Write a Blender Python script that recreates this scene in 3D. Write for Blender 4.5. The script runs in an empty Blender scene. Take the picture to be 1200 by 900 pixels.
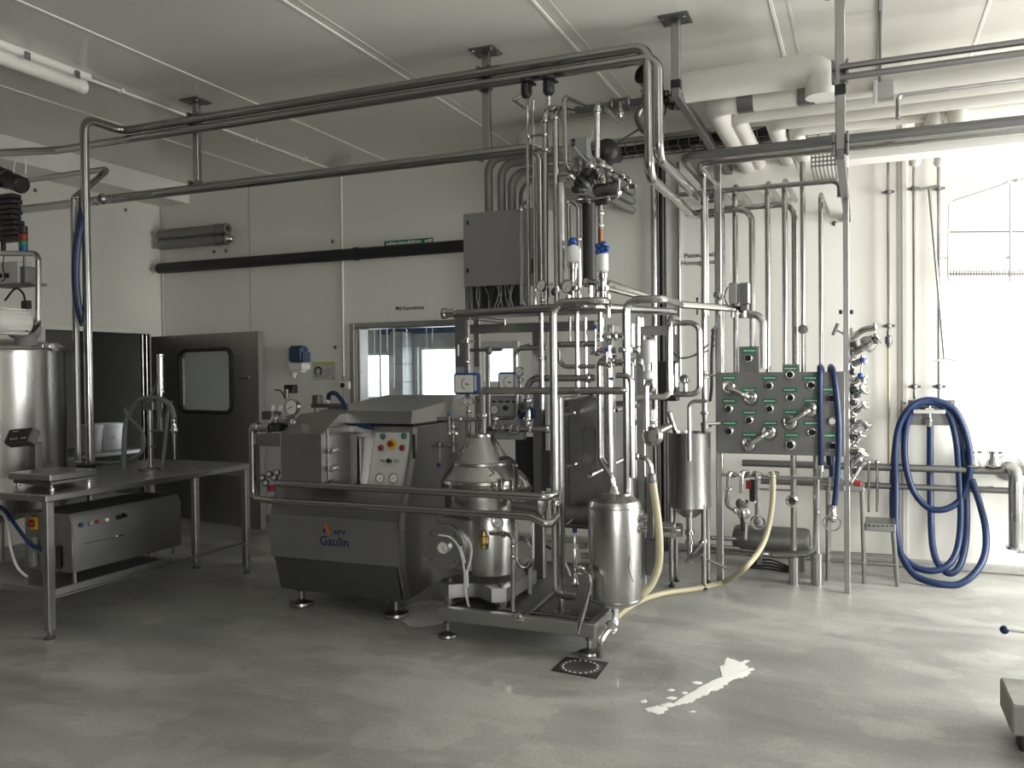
import bpy, math, random
from mathutils import Vector, Matrix
random.seed(7)
SC = bpy.context.scene
COL = SC.collection

# ---------------------------------------------------------------- camera
FPX = 985.0
YAW = math.atan2(412, FPX); PIT = math.atan2(-15, FPX); ROLL = math.radians(.6)
CAM = Vector((0, 0, 1.6))
FW = Vector((-math.sin(YAW)*math.cos(PIT), math.cos(YAW)*math.cos(PIT), math.sin(PIT)))
_r0 = Vector((math.cos(YAW), math.sin(YAW), 0)); _u0 = _r0.cross(FW)
RT = _r0*math.cos(ROLL) - _u0*math.sin(ROLL)
UP = _u0*math.cos(ROLL) + _r0*math.sin(ROLL)
cd = bpy.data.cameras.new('camera'); cam = bpy.data.objects.new('camera', cd); COL.objects.link(cam)
cd.sensor_width = 36; cd.lens = FPX/1200*36; cd.clip_start = .05; cd.clip_end = 200
M = Matrix.Identity(4)
for i in range(3):
    M[i][0] = RT[i]; M[i][1] = UP[i]; M[i][2] = -FW[i]; M[i][3] = CAM[i]
cam.matrix_world = M
SC.camera = cam

# ---------------------------------------------------------------- light
SC.view_settings.view_transform = 'Standard'; SC.view_settings.look = 'None'
SC.view_settings.gamma = 1; SC.view_settings.use_curve_mapping = False
SC.view_settings.exposure = 0.2
wd = bpy.data.worlds.new('overcast_sky'); SC.world = wd; wd.use_nodes = True
bg = wd.node_tree.nodes['Background']; bg.inputs[0].default_value = (.93, .97, 1, 1); bg.inputs[1].default_value = 4.0
def area(name, loc, direction, sx, sy, power, col=(1, .985, .95)):
    l = bpy.data.lights.new(name, 'AREA'); l.shape = 'RECTANGLE'; l.size = sx; l.size_y = sy
    l.energy = power; l.color = col
    o = bpy.data.objects.new(name, l); COL.objects.link(o); o.location = loc
    o.rotation_euler = Vector(direction).to_track_quat('-Z', 'Z').to_euler()
    return o
# daylight in the right wall's window; unseen window behind the camera added as fill
XR = 3.4; YF = -3.2; YB = 7.4; ZC = 3.75
area('daylight_side_window', (XR-.04, 5.75, 1.75), (-1, 0, 0), 2.4, 2.2, 255)
area('fill_front_window', (2.3, YF+.04, 1.9), (0, 1, 0), 1.7, 1.8, 112)
area('daylight_next_room', (-4.1, 9.75, 1.7), (0, -1, 0), 1.6, 1.2, 11, (.95, .97, 1))

# ---------------------------------------------------------------- pixel <-> place
def ray(px, py): return FW + RT*((px-600)/FPX) - UP*((py-450)/FPX)
def W(px, py, Y=None, X=None, Z=None):
    d = ray(px, py)
    t = (Y-CAM.y)/d.y if Y is not None else (X-CAM.x)/d.x if X is not None else (Z-CAM.z)/d.z
    return CAM + d*t
def mpp(px, py, Y):                       # metres per photo pixel at that place
    return (W(px, py, Y)-CAM).dot(FW)/FPX
def route(pts, snap=True, tol=.14):
    out = []
    for p in pts:
        w = p if isinstance(p, Vector) else W(p[0], p[1], Y=p[2])
        w = w.copy()
        if snap and out:
            q = out[-1]; d = [abs(w[i]-q[i]) for i in range(3)]; m = max(d)
            for i in range(3):
                if d[i] < tol*m: w[i] = q[i]
        out.append(w)
    return out

# ---------------------------------------------------------------- materials
MAT = {}
def mat(name, col, rough=.5, metal=0., spec=.5, noise=0., nscale=8., rvar=0., bump=0., bscale=60., aniso=None, trans=0., emit=None, coat=0., alpha=1.):
    m = bpy.data.materials.new(name); m.use_nodes = True; nt = m.node_tree
    b = nt.nodes['Principled BSDF']
    b.inputs['Base Color'].default_value = (*col, 1); b.inputs['Roughness'].default_value = rough
    b.inputs['Metallic'].default_value = metal; b.inputs['Specular IOR Level'].default_value = spec
    b.inputs['Transmission Weight'].default_value = trans; b.inputs['Coat Weight'].default_value = coat
    b.inputs['Alpha'].default_value = alpha
    if emit: b.inputs['Emission Color'].default_value = (*emit[:3], 1); b.inputs['Emission Strength'].default_value = emit[3]
    if noise or rvar or bump:
        tc = nt.nodes.new('ShaderNodeTexCoord'); mp = nt.nodes.new('ShaderNodeMapping')
        nt.links.new(tc.outputs['Object'], mp.inputs[0])
        if aniso: mp.inputs['Scale'].default_value = aniso
        n = nt.nodes.new('ShaderNodeTexNoise'); n.inputs['Scale'].default_value = nscale; n.inputs['Detail'].default_value = 4
        nt.links.new(mp.outputs[0], n.inputs['Vector'])
        if noise:
            mx = nt.nodes.new('ShaderNodeMix'); mx.data_type = 'RGBA'
            mx.inputs[6].default_value = (*[c*(1-noise) for c in col], 1); mx.inputs[7].default_value = (*[min(1, c*(1+noise)) for c in col], 1)
            nt.links.new(n.outputs['Fac'], mx.inputs[0]); nt.links.new(mx.outputs[2], b.inputs['Base Color'])
        if rvar:
            mr = nt.nodes.new('ShaderNodeMapRange'); mr.inputs[3].default_value = max(.02, rough-rvar); mr.inputs[4].default_value = rough+rvar
            nt.links.new(n.outputs['Fac'], mr.inputs[0]); nt.links.new(mr.outputs[0], b.inputs['Roughness'])
        if bump:
            n2 = nt.nodes.new('ShaderNodeTexNoise'); n2.inputs['Scale'].default_value = bscale; n2.inputs['Detail'].default_value = 3
            nt.links.new(mp.outputs[0], n2.inputs['Vector'])
            bp = nt.nodes.new('ShaderNodeBump'); bp.inputs['Strength'].default_value = bump; bp.inputs['Distance'].default_value = .01
            nt.links.new(n2.outputs['Fac'], bp.inputs['Height']); nt.links.new(bp.outputs[0], b.inputs['Normal'])
    MAT[name] = m; return m
mat('pipe', (.44, .438, .43), .20, 1, rvar=.07, nscale=9)
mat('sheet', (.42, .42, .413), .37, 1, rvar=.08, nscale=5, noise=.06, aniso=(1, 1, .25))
mat('satin', (.40, .398, .39), .30, 1, rvar=.08, nscale=6, noise=.08)
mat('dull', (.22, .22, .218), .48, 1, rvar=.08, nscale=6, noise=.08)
mat('bright', (.52, .515, .505), .27, 1, rvar=.08, nscale=5, noise=.08, aniso=(1, 1, .3))
mat('cabinetgrey', (.40, .40, .395), .42, .8, noise=.04, nscale=4)
mat('chrome', (.62, .615, .60), .13, 1)
mat('wall', (.77, .755, .70), .42, noise=.025, nscale=1.2)
mat('wallgrey', (.21, .205, .195), .6)  # unseen walls near the camera, kept dark to darken what the steel mirrors
mat('wallcore', (.5, .48, .43), .6)
mat('ceil', (.66, .65, .605), .24, noise=.03, nscale=1., coat=.2)
mat('strip', (.82, .81, .77), .4)
mat('white', (.78, .77, .73), .45, noise=.03, nscale=4)
mat('insul', (.62, .605, .56), .5, noise=.04, nscale=5)
mat('greyinsul', (.20, .20, .19), .55, noise=.05, nscale=6)
mat('black', (.012, .012, .014), .45)
mat('rubber', (.02, .02, .022), .6)
mat('blackpipe', (.018, .018, .02), .55, noise=.2)
mat('blue', (.009, .027, .088), .38, noise=.12, nscale=12)
mat('blueknob', (.016, .065, .28), .35)
mat('cream', (.46, .42, .28), .42, noise=.08, nscale=6)
mat('clearhose', (.17, .18, .18), .25, noise=.1)
mat('green', (.015, .19, .10), .5)
mat('printwhite', (.75, .77, .74), .6)
mat('ink', (.02, .02, .025), .6)
mat('inkblue', (.02, .035, .11), .5)
mat('inkorange', (.55, .09, .02), .5)
mat('red', (.26, .016, .014), .4)
mat('yellow', (.65, .42, .02), .45)
mat('paleyellow', (.50, .48, .16), .6)
mat('greyplastic', (.28, .285, .28), .5)
mat('palegrey', (.52, .52, .50), .5)
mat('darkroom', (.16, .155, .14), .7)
mat('brass', (.55, .38, .16), .3, 1)
mat('copper', (.20, .095, .055), .45, 1)
mat('dial', (.72, .72, .68), .5)
mat('skyblueplastic', (.045, .075, .15), .12, spec=.8)
mat('tile', (.72, .73, .74), .2)
mat('bluetile', (.03, .12, .27), .22)
mat('lamp_cover', (.72, .72, .68), .3)
mat('wirewhite', (.62, .62, .60), .5)
mat('concrete', (.30, .29, .27), .85, noise=.2, nscale=25)
mat('residue', (.86, .85, .82), .8)
mat('foam', (.62, .61, .60), .35, noise=.25, nscale=14)
mat('drain', (.055, .055, .055), .45, .6)
def glassmat(name, rough=0., tint=(.9, .93, .95), a=.12):
    m = bpy.data.materials.new(name); m.use_nodes = True; nt = m.node_tree; nt.nodes.remove(nt.nodes['Principled BSDF'])
    t = nt.nodes.new('ShaderNodeBsdfTransparent'); t.inputs[0].default_value = (*tint, 1)
    g = nt.nodes.new('ShaderNodeBsdfGlossy'); g.inputs['Roughness'].default_value = rough
    mx = nt.nodes.new('ShaderNodeMixShader'); mx.inputs[0].default_value = a
    nt.links.new(t.outputs[0], mx.inputs[1]); nt.links.new(g.outputs[0], mx.inputs[2])
    nt.links.new(mx.outputs[0], nt.nodes['Material Output'].inputs[0]); MAT[name] = m
glassmat('glass', .02, (.93, .95, .95), .08)
glassmat('water', .04, (.97, .972, .97), .05)
def floormat():
    m = bpy.data.materials.new('floor_coating'); m.use_nodes = True; nt = m.node_tree; L = nt.links; N = nt.nodes.new
    b = nt.nodes['Principled BSDF']
    tc = N('ShaderNodeTexCoord')
    def noise(scale, detail, dist, sc=(1, 1, 1), rot=0.):
        mp = N('ShaderNodeMapping'); mp.inputs['Scale'].default_value = sc; mp.inputs['Rotation'].default_value = (0, 0, rot)
        L.new(tc.outputs['Object'], mp.inputs[0]); n = N('ShaderNodeTexNoise'); n.inputs['Scale'].default_value = scale
        n.inputs['Detail'].default_value = detail; n.inputs['Distortion'].default_value = dist; n.inputs['Roughness'].default_value = .6
        L.new(mp.outputs[0], n.inputs['Vector']); return n.outputs['Fac']
    def ramp(src, p0, c0, p1, c1):
        r = N('ShaderNodeValToRGB'); r.color_ramp.interpolation = 'EASE'; e = r.color_ramp.elements
        e[0].position = p0; e[0].color = (*c0, 1); e[1].position = p1; e[1].color = (*c1, 1); L.new(src, r.inputs[0]); return r.outputs[0]
    def mul(x, y):
        mu = N('ShaderNodeMix'); mu.data_type = 'RGBA'; mu.blend_type = 'MULTIPLY'; mu.inputs[0].default_value = 1
        L.new(x, mu.inputs[6]); L.new(y, mu.inputs[7]); return mu.outputs[2]
    big = noise(.6, 4, .4, (1, 1, 1)); streak = noise(1.1, 7, .8, (.7, 2.2, 1), .5); patch = noise(1.6, 6, .5, (1, 1.4, 1), -.4); fine = noise(55, 3, 0)
    c = ramp(big, .25, (.27, .272, .262), .75, (.44, .438, .418))
    c = mul(c, ramp(streak, .28, (.76, .765, .77), .72, (1.16, 1.16, 1.14)))
    c = mul(c, ramp(patch, .47, (.90, .90, .90), .53, (1.05, 1.05, 1.04)))
    c = mul(c, ramp(fine, .3, (.90, .90, .90), .7, (1.07, 1.07, 1.07)))
    L.new(c, b.inputs['Base Color'])
    rr = N('ShaderNodeMapRange'); rr.inputs[1].default_value = .3; rr.inputs[2].default_value = .7; rr.inputs[3].default_value = .30; rr.inputs[4].default_value = .52
    L.new(streak, rr.inputs[0]); L.new(rr.outputs[0], b.inputs['Roughness'])
    bp = N('ShaderNodeBump'); bp.inputs['Strength'].default_value = .15; bp.inputs['Distance'].default_value = .004
    L.new(fine, bp.inputs['Height']); L.new(bp.outputs[0], b.inputs['Normal'])
    MAT['floor'] = m
floormat()
def platemat():                           # stamped steel sheet of the door leaf
    m = bpy.data.materials.new('stamped_steel'); m.use_nodes = True; nt = m.node_tree; L = nt.links; N = nt.nodes.new
    b = nt.nodes['Principled BSDF']; b.inputs['Metallic'].default_value = 1; b.inputs['Roughness'].default_value = .34; b.inputs['Base Color'].default_value = (.36, .355, .34, 1)
    tc = N('ShaderNodeTexCoord'); mp = N('ShaderNodeMapping'); mp.inputs['Rotation'].default_value = (0, math.pi/4, 0); L.new(tc.outputs['Object'], mp.inputs[0])
    v = N('ShaderNodeTexVoronoi'); v.inputs['Scale'].default_value = 26; v.inputs['Randomness'].default_value = 0.; L.new(mp.outputs[0], v.inputs['Vector'])
    bp = N('ShaderNodeBump'); bp.inputs['Strength'].default_value = .5; bp.inputs['Distance'].default_value = .006
    L.new(v.outputs['Distance'], bp.inputs['Height']); L.new(bp.outputs[0], b.inputs['Normal']); MAT['stamped'] = m
platemat()

# ---------------------------------------------------------------- mesh helpers
ORG = {}
def link(o): COL.objects.link(o); return o
def tag(o, label=None, cat=None, group=None, kind=None):
    if label: o['label'] = label
    if cat: o['category'] = cat
    if group: o['group'] = group
    if kind: o['kind'] = kind
    return o
def thing(name, label, cat, loc, group=None, kind=None):
    o = link(bpy.data.objects.new(name, None)); o.location = loc; o.empty_display_size = .1
    ORG[o.name] = Vector(loc); return tag(o, label, cat, group, kind)
class MB:
    def __init__(s): s.v = []; s.f = []
    def add(s, vs, fs):
        n = len(s.v); s.v += [Vector(v) for v in vs]; s.f += [tuple(i+n for i in f) for f in fs]; return s
    def box(s, lo, hi, ch=0., m=None):
        lo = Vector(lo); hi = Vector(hi)
        for i in range(3):
            if lo[i] > hi[i]: lo[i], hi[i] = hi[i], lo[i]
        c = min(ch, .45*min(hi-lo))
        T = (lambda p: m @ Vector(p)) if m else (lambda p: Vector(p))
        if c <= 0:
            vs = [T((x, y, z)) for z in (lo.z, hi.z) for y in (lo.y, hi.y) for x in (lo.x, hi.x)]
            return s.add(vs, [(0, 2, 3, 1), (4, 5, 7, 6), (0, 1, 5, 4), (2, 6, 7, 3), (0, 4, 6, 2), (1, 3, 7, 5)])
        idx = {}; vs = []
        for sx in (0, 1):
            for sy in (0, 1):
                for sz in (0, 1):
                    p = [(lo, hi)[sx].x, (lo, hi)[sy].y, (lo, hi)[sz].z]; q = [lo.x+c if not sx else hi.x-c, lo.y+c if not sy else hi.y-c, lo.z+c if not sz else hi.z-c]
                    for a in range(3):
                        k = list(q); k[a] = p[a]; idx[(sx, sy, sz, a)] = len(vs); vs.append(T(k))
        fs = []
        for a in range(3):
            b, d = (a+1) % 3, (a+2) % 3
            for sg in (0, 1):
                f = []
                for (ub, ud) in ((0, 0), (1, 0), (1, 1), (0, 1)):
                    k = [0, 0, 0]; k[a] = sg; k[b] = ub; k[d] = ud; f.append(idx[(*k, a)])
                fs.append(tuple(f if sg else f[::-1]))
            for sb in (0, 1):
                for sd in (0, 1):
                    k0 = [0, 0, 0]; k0[b] = sb; k0[d] = sd; k1 = list(k0); k1[a] = 1
                    f = [idx[(*k0, b)], idx[(*k1, b)], idx[(*k1, d)], idx[(*k0, d)]]
                    fs.append(tuple(f if (sb == sd) else f[::-1]))
        for sx in (0, 1):
            for sy in (0, 1):
                for sz in (0, 1):
                    f = [idx[(sx, sy, sz, a)] for a in range(3)]
                    fs.append(tuple(f if (sx+sy+sz) % 2 else f[::-1]))
        return s.add(vs, fs)
    def sweep(s, pts, r, n=10, cap=True, radii=None, closed=False):
        pts = [Vector(p) for p in pts]
        if len(pts) < 2: return s
        k = len(pts); vs = []; fs = []
        def tang(i):
            if closed: a, b = pts[(i-1) % k], pts[(i+1) % k]
            else: a, b = pts[max(i-1, 0)], pts[min(i+1, k-1)]
            d = b-a
            return d.normalized() if d.length > 1e-9 else Vector((0, 0, 1))
        t = tang(0); ref = Vector((0, 0, 1)) if abs(t.z) < .9 else Vector((1, 0, 0)); u = t.cross(ref).normalized()
        for i in range(k):
            t = tang(i); u = (u - t*u.dot(t)); u = u.normalized() if u.length > 1e-6 else t.orthogonal().normalized(); w = t.cross(u)
            rr = radii[i] if radii else r
            for j in range(n):
                a = 2*math.pi*j/n; vs.append(pts[i] + (u*math.cos(a) + w*math.sin(a))*rr)
        for i in range(k if closed else k-1):
            i2 = (i+1) % k
            for j in range(n):
                j2 = (j+1) % n; fs.append((i*n+j, i*n+j2, i2*n+j2, i2*n+j))
        if cap and not closed:
            fs.append(tuple(range(n))[::-1]); fs.append(tuple((k-1)*n+j for j in range(n)))
        return s.add(vs, fs)
    def cyl(s, a, b, r, r2=None, n=14):
        return s.sweep([a, b], r, n, radii=[r, r if r2 is None else r2])
    def lathe(s, o, ax, prof, n=24, capped=True):   # prof: (along, radius)
        o = Vector(o); ax = Vector(ax).normalized(); u = ax.orthogonal().normalized(); w = ax.cross(u); vs = []; fs = []
        for (h, r) in prof:
            for j in range(n):
                a = 2*math.pi*j/n; vs.append(o + ax*h + (u*math.cos(a)+w*math.sin(a))*max(r, 1e-4))
        for i in range(len(prof)-1):
            for j in range(n):
                j2 = (j+1) % n; fs.append((i*n+j, i*n+j2, (i+1)*n+j2, (i+1)*n+j))
        if capped:
            fs.append(tuple(range(n))[::-1]); fs.append(tuple((len(prof)-1)*n+j for j in range(n)))
        return s.add(vs, fs)
    def ball(s, c, r, n=10, sq=1.):
        return s.lathe(c, (0, 0, 1), [(-r*sq*math.cos(math.pi*i/n), r*math.sin(math.pi*i/n)) for i in range(n+1)], n+4)
    def prism(s, poly, a, b):            # poly: list of points (Vector) in a plane, moved by a..b offset vectors
        a = Vector(a); b = Vector(b); n = len(poly); vs = [Vector(p)+a for p in poly] + [Vector(p)+b for p in poly]
        fs = [tuple(range(n))[::-1], tuple(range(n, 2*n))] + [(i, (i+1) % n, n+(i+1) % n, n+i) for i in range(n)]
        return s.add(vs, fs)
    def build(s, name, m, parent=None, smooth=35, loc=None, local=False):
        me = bpy.data.meshes.new(name)
        if parent is not None: o0 = Vector((0, 0, 0)) if local else ORG[parent.name]
        elif loc is not None: o0 = Vector(loc)
        else:
            xs = [v.x for v in s.v]; ys = [v.y for v in s.v]; o0 = Vector(((min(xs)+max(xs))/2, (min(ys)+max(ys))/2, min(v.z for v in s.v)))
        me.from_pydata([tuple(v-o0) for v in s.v], [], s.f); me.update()
        import bmesh
        bm = bmesh.new(); bm.from_mesh(me); bmesh.ops.recalc_face_normals(bm, faces=bm.faces); bm.to_mesh(me); bm.free()
        me.materials.append(MAT[m])
        if smooth:
            me.shade_smooth(); me.set_sharp_from_angle(angle=math.radians(smooth))
        o = link(bpy.data.objects.new(name, me))
        if parent is not None: o.parent = parent; ORG[o.name] = o0
        else: o.location = o0; ORG[o.name] = o0
        return o
def fillet(pts, bend, seg=6):
    out = [pts[0]]
    for i in range(1, len(pts)-1):
        p, a, b = pts[i], pts[i-1], pts[i+1]
        da = (a-p); db = (b-p)
        if da.length < 1e-5 or db.length < 1e-5: continue
        ua = da.normalized(); ub = db.normalized(); c = max(-1, min(1, ua.dot(ub))); th = math.acos(c)
        if th > math.radians(172): out.append(p); continue
        cut = min(bend/math.tan(th/2) if th > .05 else bend, .48*da.length, .48*db.length)
        p0 = p+ua*cut; p1 = p+ub*cut
        rr = cut*math.tan(th/2); bis = (ua+ub).normalized(); cc = p + bis*(rr/math.sin(th/2))
        v0 = p0-cc; v1 = p1-cc; ang = math.pi-th
        ax = v0.cross(v1)
        if ax.length < 1e-9: out.append(p); continue
        ax.normalize()
        for k in range(seg+1): out.append(cc + Matrix.Rotation(ang*k/seg, 3, ax) @ v0)
    out.append(pts[-1]); return out
def smoothline(pts, sub=8, closed=False):   # Catmull-Rom through the points
    out = []; n = len(pts)
    g = (lambda i: pts[i % n]) if closed else (lambda i: pts[max(0, min(n-1, i))])
    for i in range(n if closed else n-1):
        p0, p1, p2, p3 = g(i-1), g(i), g(i+1), g(i+2)
        for k in range(sub):
            t = k/sub; out.append(.5*((2*p1)+(p2-p0)*t+(2*p0-5*p1+4*p2-p3)*t*t+(3*p1-p0-3*p2+p3)*t**3))
    if not closed: out.append(pts[-1])
    return out
def pipe(parent, pts, w, name='pipe', m='pipe', bend=None, snap=True, n=10, fer=(), tol=.14):
    ps = route(pts, snap, tol); p0 = pts[0]
    r = w/2*((ps[0]-CAM).dot(FW)/FPX)
    mb = MB().sweep(fillet(ps, bend if bend is not None else 3.2*r), r, n)
    o = mb.build(name, m, parent)
    return o
def ptop(name, label, cat, pts, w, group=None, **k):       # a pipe that is a thing
    o = pipe(None, pts, w, name=name, **k); return tag(o, label, cat, group)
def pbox(px0, py0, px1, py1, Y, dep, ch=.004):             # box whose front face covers that pixel rectangle at depth Y
    cx = (px0+px1)/2; cy = (py0+py1)/2
    a = W(px0, cy, Y); b = W(px1, cy, Y); t = W(cx, py0, Y); u = W(cx, py1, Y)
    return Vector((a.x, Y, u.z)), Vector((b.x, Y+dep, t.z)), ch
def PB(parent, name, m, px0, py0, px1, py1, Y, dep, ch=.004):
    lo, hi, ch = pbox(px0, py0, px1, py1, Y, dep, ch); return MB().box(lo, hi, ch).build(name, m, parent)
def ferrule(mb, p, ax, r, l=.02):
    p = Vector(p); ax = Vector(ax).normalized()
    mb.lathe(p-ax*l/2, ax, [(0, r*1.1), (l*.2, r*1.45), (l*.4, r*1.5), (l*.42, r*1.3), (l*.58, r*1.3), (l*.6, r*1.5), (l*.8, r*1.45), (l, r*1.1)], 14)
def clampring(parent, px, py, Y, w, ax=(0, 0, 1), name='clamp', m='chrome', l=.022):
    p = W(px, py, Y); r = w/2*mpp(px, py, Y); mb = MB(); ferrule(mb, p, ax, r, l); return mb.build(name, m, parent)
def gauge(parent, p, rad, d=(-.25, -1, 0), name='pressure_gauge', needle=.6):
    p = Vector(p); d = Vector(d).normalized(); dep = rad*.7
    g = MB().lathe(p, d, [(-dep*.5, rad*.9), (-dep*.4, rad), (dep*.4, rad), (dep*.5, rad*1.06), (dep*.55, rad*.98), (dep*.5, rad*.86), (dep*.3, rad*.85)], 20).build(name, 'chrome', parent)
    MB().lathe(p, d, [(dep*.28, rad*.84), (dep*.34, rad*.84)], 20).build('dial', 'dial', g)
    u = d.cross(Vector((0, 0, 1))).normalized(); v = u.cross(d)*-1
    a = needle; t = u*math.cos(a)+v*math.sin(a); q = p+d*dep*.38
    MB().sweep([q-t*rad*.25, q+t*rad*.68], rad*.05, 4).build('needle', 'ink', g)
    return g
def knobvalve(parent, px, py, Y, w, hdir, hl, knob=True, ax=(1, 0, 0), name='valve'):   # butterfly valve: body on the line, lever with ball
    p = W(px, py, Y); k = mpp(px, py, Y); r = w/2*k; mb = MB(); ax = Vector(ax).normalized()
    mb.lathe(p-ax*r*.8, ax, [(0, r*1.1), (r*.25, r*1.6), (r*.6, r*1.6), (r*.62, r*1.25), (r, r*1.25), (r*1.02, r*1.6), (r*1.4, r*1.6), (r*1.6, r*1.1)], 14)
    h = Vector(hdir).normalized(); s = p + Vector((0, -1, 0))*r*1.5
    mb.cyl(p, s, r*.4, n=8)
    v = mb.build(name, 'chrome', parent)
    e = s + h*hl
    l = MB().cyl(s, e, r*.28, n=8).build('lever', 'pipe', v)
    if knob: MB().ball(e, r*.62, 8).build('ball_knob', 'blueknob', v)
    return v
def text(parent, s, loc, size, m, rot=(math.pi/2, 0, 0), name='lettering', align='CENTER', ext=.0006, sx=1.):
    c = bpy.data.curves.new('t', 'FONT'); c.body = s; c.size = size; c.extrude = ext; c.align_x = align; c.align_y = 'CENTER'; c.resolution_u = 2; c.offset = size*.012
    t = bpy.data.objects.new('t', c); COL.objects.link(t)
    bpy.context.view_layer.update()
    me = bpy.data.meshes.new_from_object(t)
    bpy.data.objects.remove(t); bpy.data.curves.remove(c)
    from mathutils import Euler
    R = Euler(rot).to_matrix()
    me.transform((Matrix.Translation(Vector(loc)-ORG[parent.name]) @ R.to_4x4()) @ Matrix.Diagonal((sx, 1, 1, 1)))
    me.materials.clear(); me.materials.append(MAT[m])
    o = link(bpy.data.objects.new(name, me)); o.parent = parent; ORG[o.name] = ORG[parent.name]; return o
# ================================================================ the room
XL = W(190, 300, Y=YB).x
T = .14
def rects(lo, hi, holes, axis):
    """cells of a wall rectangle (u,v) that lie outside the holes"""
    us = sorted({lo[0], hi[0], *[h[0] for h in holes], *[h[2] for h in holes]}); vs = sorted({lo[1], hi[1], *[h[1] for h in holes], *[h[3] for h in holes]})
    us = [u for u in us if lo[0] <= u <= hi[0]]; vs = [v for v in vs if lo[1] <= v <= hi[1]]
    for i in range(len(us)-1):
        for j in range(len(vs)-1):
            cu = (us[i]+us[i+1])/2; cv = (vs[j]+vs[j+1])/2
            if not any(h[0] < cu < h[2] and h[1] < cv < h[3] for h in holes): yield us[i], vs[j], us[i+1], vs[j+1]
def wallmesh(mb, lo, hi, holes, plane, c0, c1):
    for (u0, v0, u1, v1) in rects(lo, hi, holes, plane):
        if plane == 'Y': mb.box((u0, c0, v0), (u1, c1, v1))
        else: mb.box((c0, u0, v0), (c1, u1, v1))
    return mb
bz_c = W(222, 239, YB).z
floor = tag(MB().box((XL-.2, YF-.2, -.2), (XR+.2, YB+.16, 0)).build('floor', 'floor'), kind='structure')
# openings of the back wall
w1a = W(422, 386, YB); w1b = W(548, 381, YB); Z1 = (.98, 2.055)
H1 = (w1a.x, Z1[0], -3.60, Z1[1])
w2a = W(567, 409, YB); w2b = W(602, 447, YB); H2 = (w2a.x, w2b.z, w2b.x, w2a.z)
wb = wallmesh(MB(), (XL-.2, 0), (XR+.2, ZC+.15), [H1, H2], 'Y', YB+.03, YB+T).build('wall_back', 'wallcore'); tag(wb, kind='structure')
seamx = [XL, W(293, 300, YB).x, W(400, 300, YB).x, W(640, 300, YB).x, W(765, 300, YB).x, W(1052, 300, YB).x, 2.2, XR]
for i in range(len(seamx)-1):
    wallmesh(MB(), (seamx[i]+.003, .0), (seamx[i+1]-.003, ZC), [H1, H2], 'Y', YB, YB+.03).build('wall_panel', 'wall', wb)
for x in seamx[1:6]:
    MB().box((x-.006, YB-.003, .1), (x+.006, YB, ZC-.01), .001).build('joint_strip', 'wallcore', wb)
MB().box((XL, YB-.03, .0), (XL+.03, YB, bz_c), .006).build('corner_strip', 'palegrey', wb)
xq = W(1060, 300, YB).x
MB().box((xq-.02, YB-.018, .1), (xq+.02, YB, ZC-.01), .004).build('cover_strip', 'wall', wb)
MB().box((XL, YB-.03, 0), (XR, YB, .07), .012).build('cove', 'floor', wb)
# left wall with doorway
dn = W(48, 382, X=XL); df = W(178, 387, X=XL); DH = (dn.y+.04, -1, df.y-.04, 2.06)
wl = wallmesh(MB(), (3.0, 0), (YB+.03, ZC+.15), [DH], 'X', XL-T, XL).build('wall_left', 'wall'); tag(wl, kind='structure')
MB().box((XL-T, YF-.2, 0), (XL, 2.998, ZC+.15)).build('unseen_dark_wall', 'wallgrey', wl)  # unseen near stretch of wall, made dark so the steel reflects dark
tr = MB(); tr.box((XL-T-.01, DH[0]-.05, 0), (XL+.012, DH[0], DH[3]+.05), .004); tr.box((XL-T-.01, DH[2], 0), (XL+.012, DH[2]+.05, DH[3]+.05), .004); tr.box((XL-T-.01, DH[0], DH[3]), (XL+.012, DH[2], DH[3]+.05), .004)
t1 = tr.build('trim_1', 'strip'); tag(t1, 'white frame around the open doorway beside the work table', kind='structure')
# bulkhead under the ceiling along the left wall
bx_ = W(222, 230, YB).x; bz = W(222, 239, YB).z
tag(MB().box((XL, YF, bz), (bx_, YB, ZC), .006).build('trim_2', 'white'), kind='structure')
# right wall with the side window
RH = (4.55, .65, 6.95, 2.85)
wr = wallmesh(MB(), (YF-.2, 0), (YB+.03, ZC+.15), [RH], 'X', XR, XR+T).build('wall_right', 'wall'); tag(wr, kind='structure')
FH = (1.45, 1.0, 3.15, 2.8)
wf = wallmesh(MB(), (XL-.2, 0), (XR+.2, ZC+.15), [FH], 'Y', YF-T, YF).build('wall_front', 'wallgrey'); tag(wf, kind='structure')
def sashes(name, plane, c, h, n, m='white'):
    mb = MB(); f = .06
    def bx(u0, v0, u1, v1):
        if plane == 'X': mb.box((c, u0, v0), (c+.06, u1, v1), .004)
        else: mb.box((u0, c, v0), (u1, c+.06, v1), .004)
    bx(h[0], h[1], h[2], h[1]+f); bx(h[0], h[3]-f, h[2], h[3])
    for i in range(n+1):
        u = h[0]+(h[2]-h[0]-f)*i/n; bx(u, h[1]+f, u+f, h[3]-f)
    o = mb.build(name, m); tag(o, kind='structure')
    for i in range(n):
        u0 = h[0]+(h[2]-h[0]-f)*i/n+f; u1 = h[0]+(h[2]-h[0]-f)*(i+1)/n
        g = MB()
        if plane == 'X': g.box((c+.025, u0, h[1]+f), (c+.035, u1, h[3]-f))
        else: g.box((u0, c+.025, h[1]+f), (u1, c+.035, h[3]-f))
        g.build('pane', 'glass', o)
    return o
sashes('window_3', 'X', XR+.05, RH, 2); sashes('fill_window', 'Y', YF-.11, FH, 2)  # the second one is unseen, added to hold the front fill light
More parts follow.
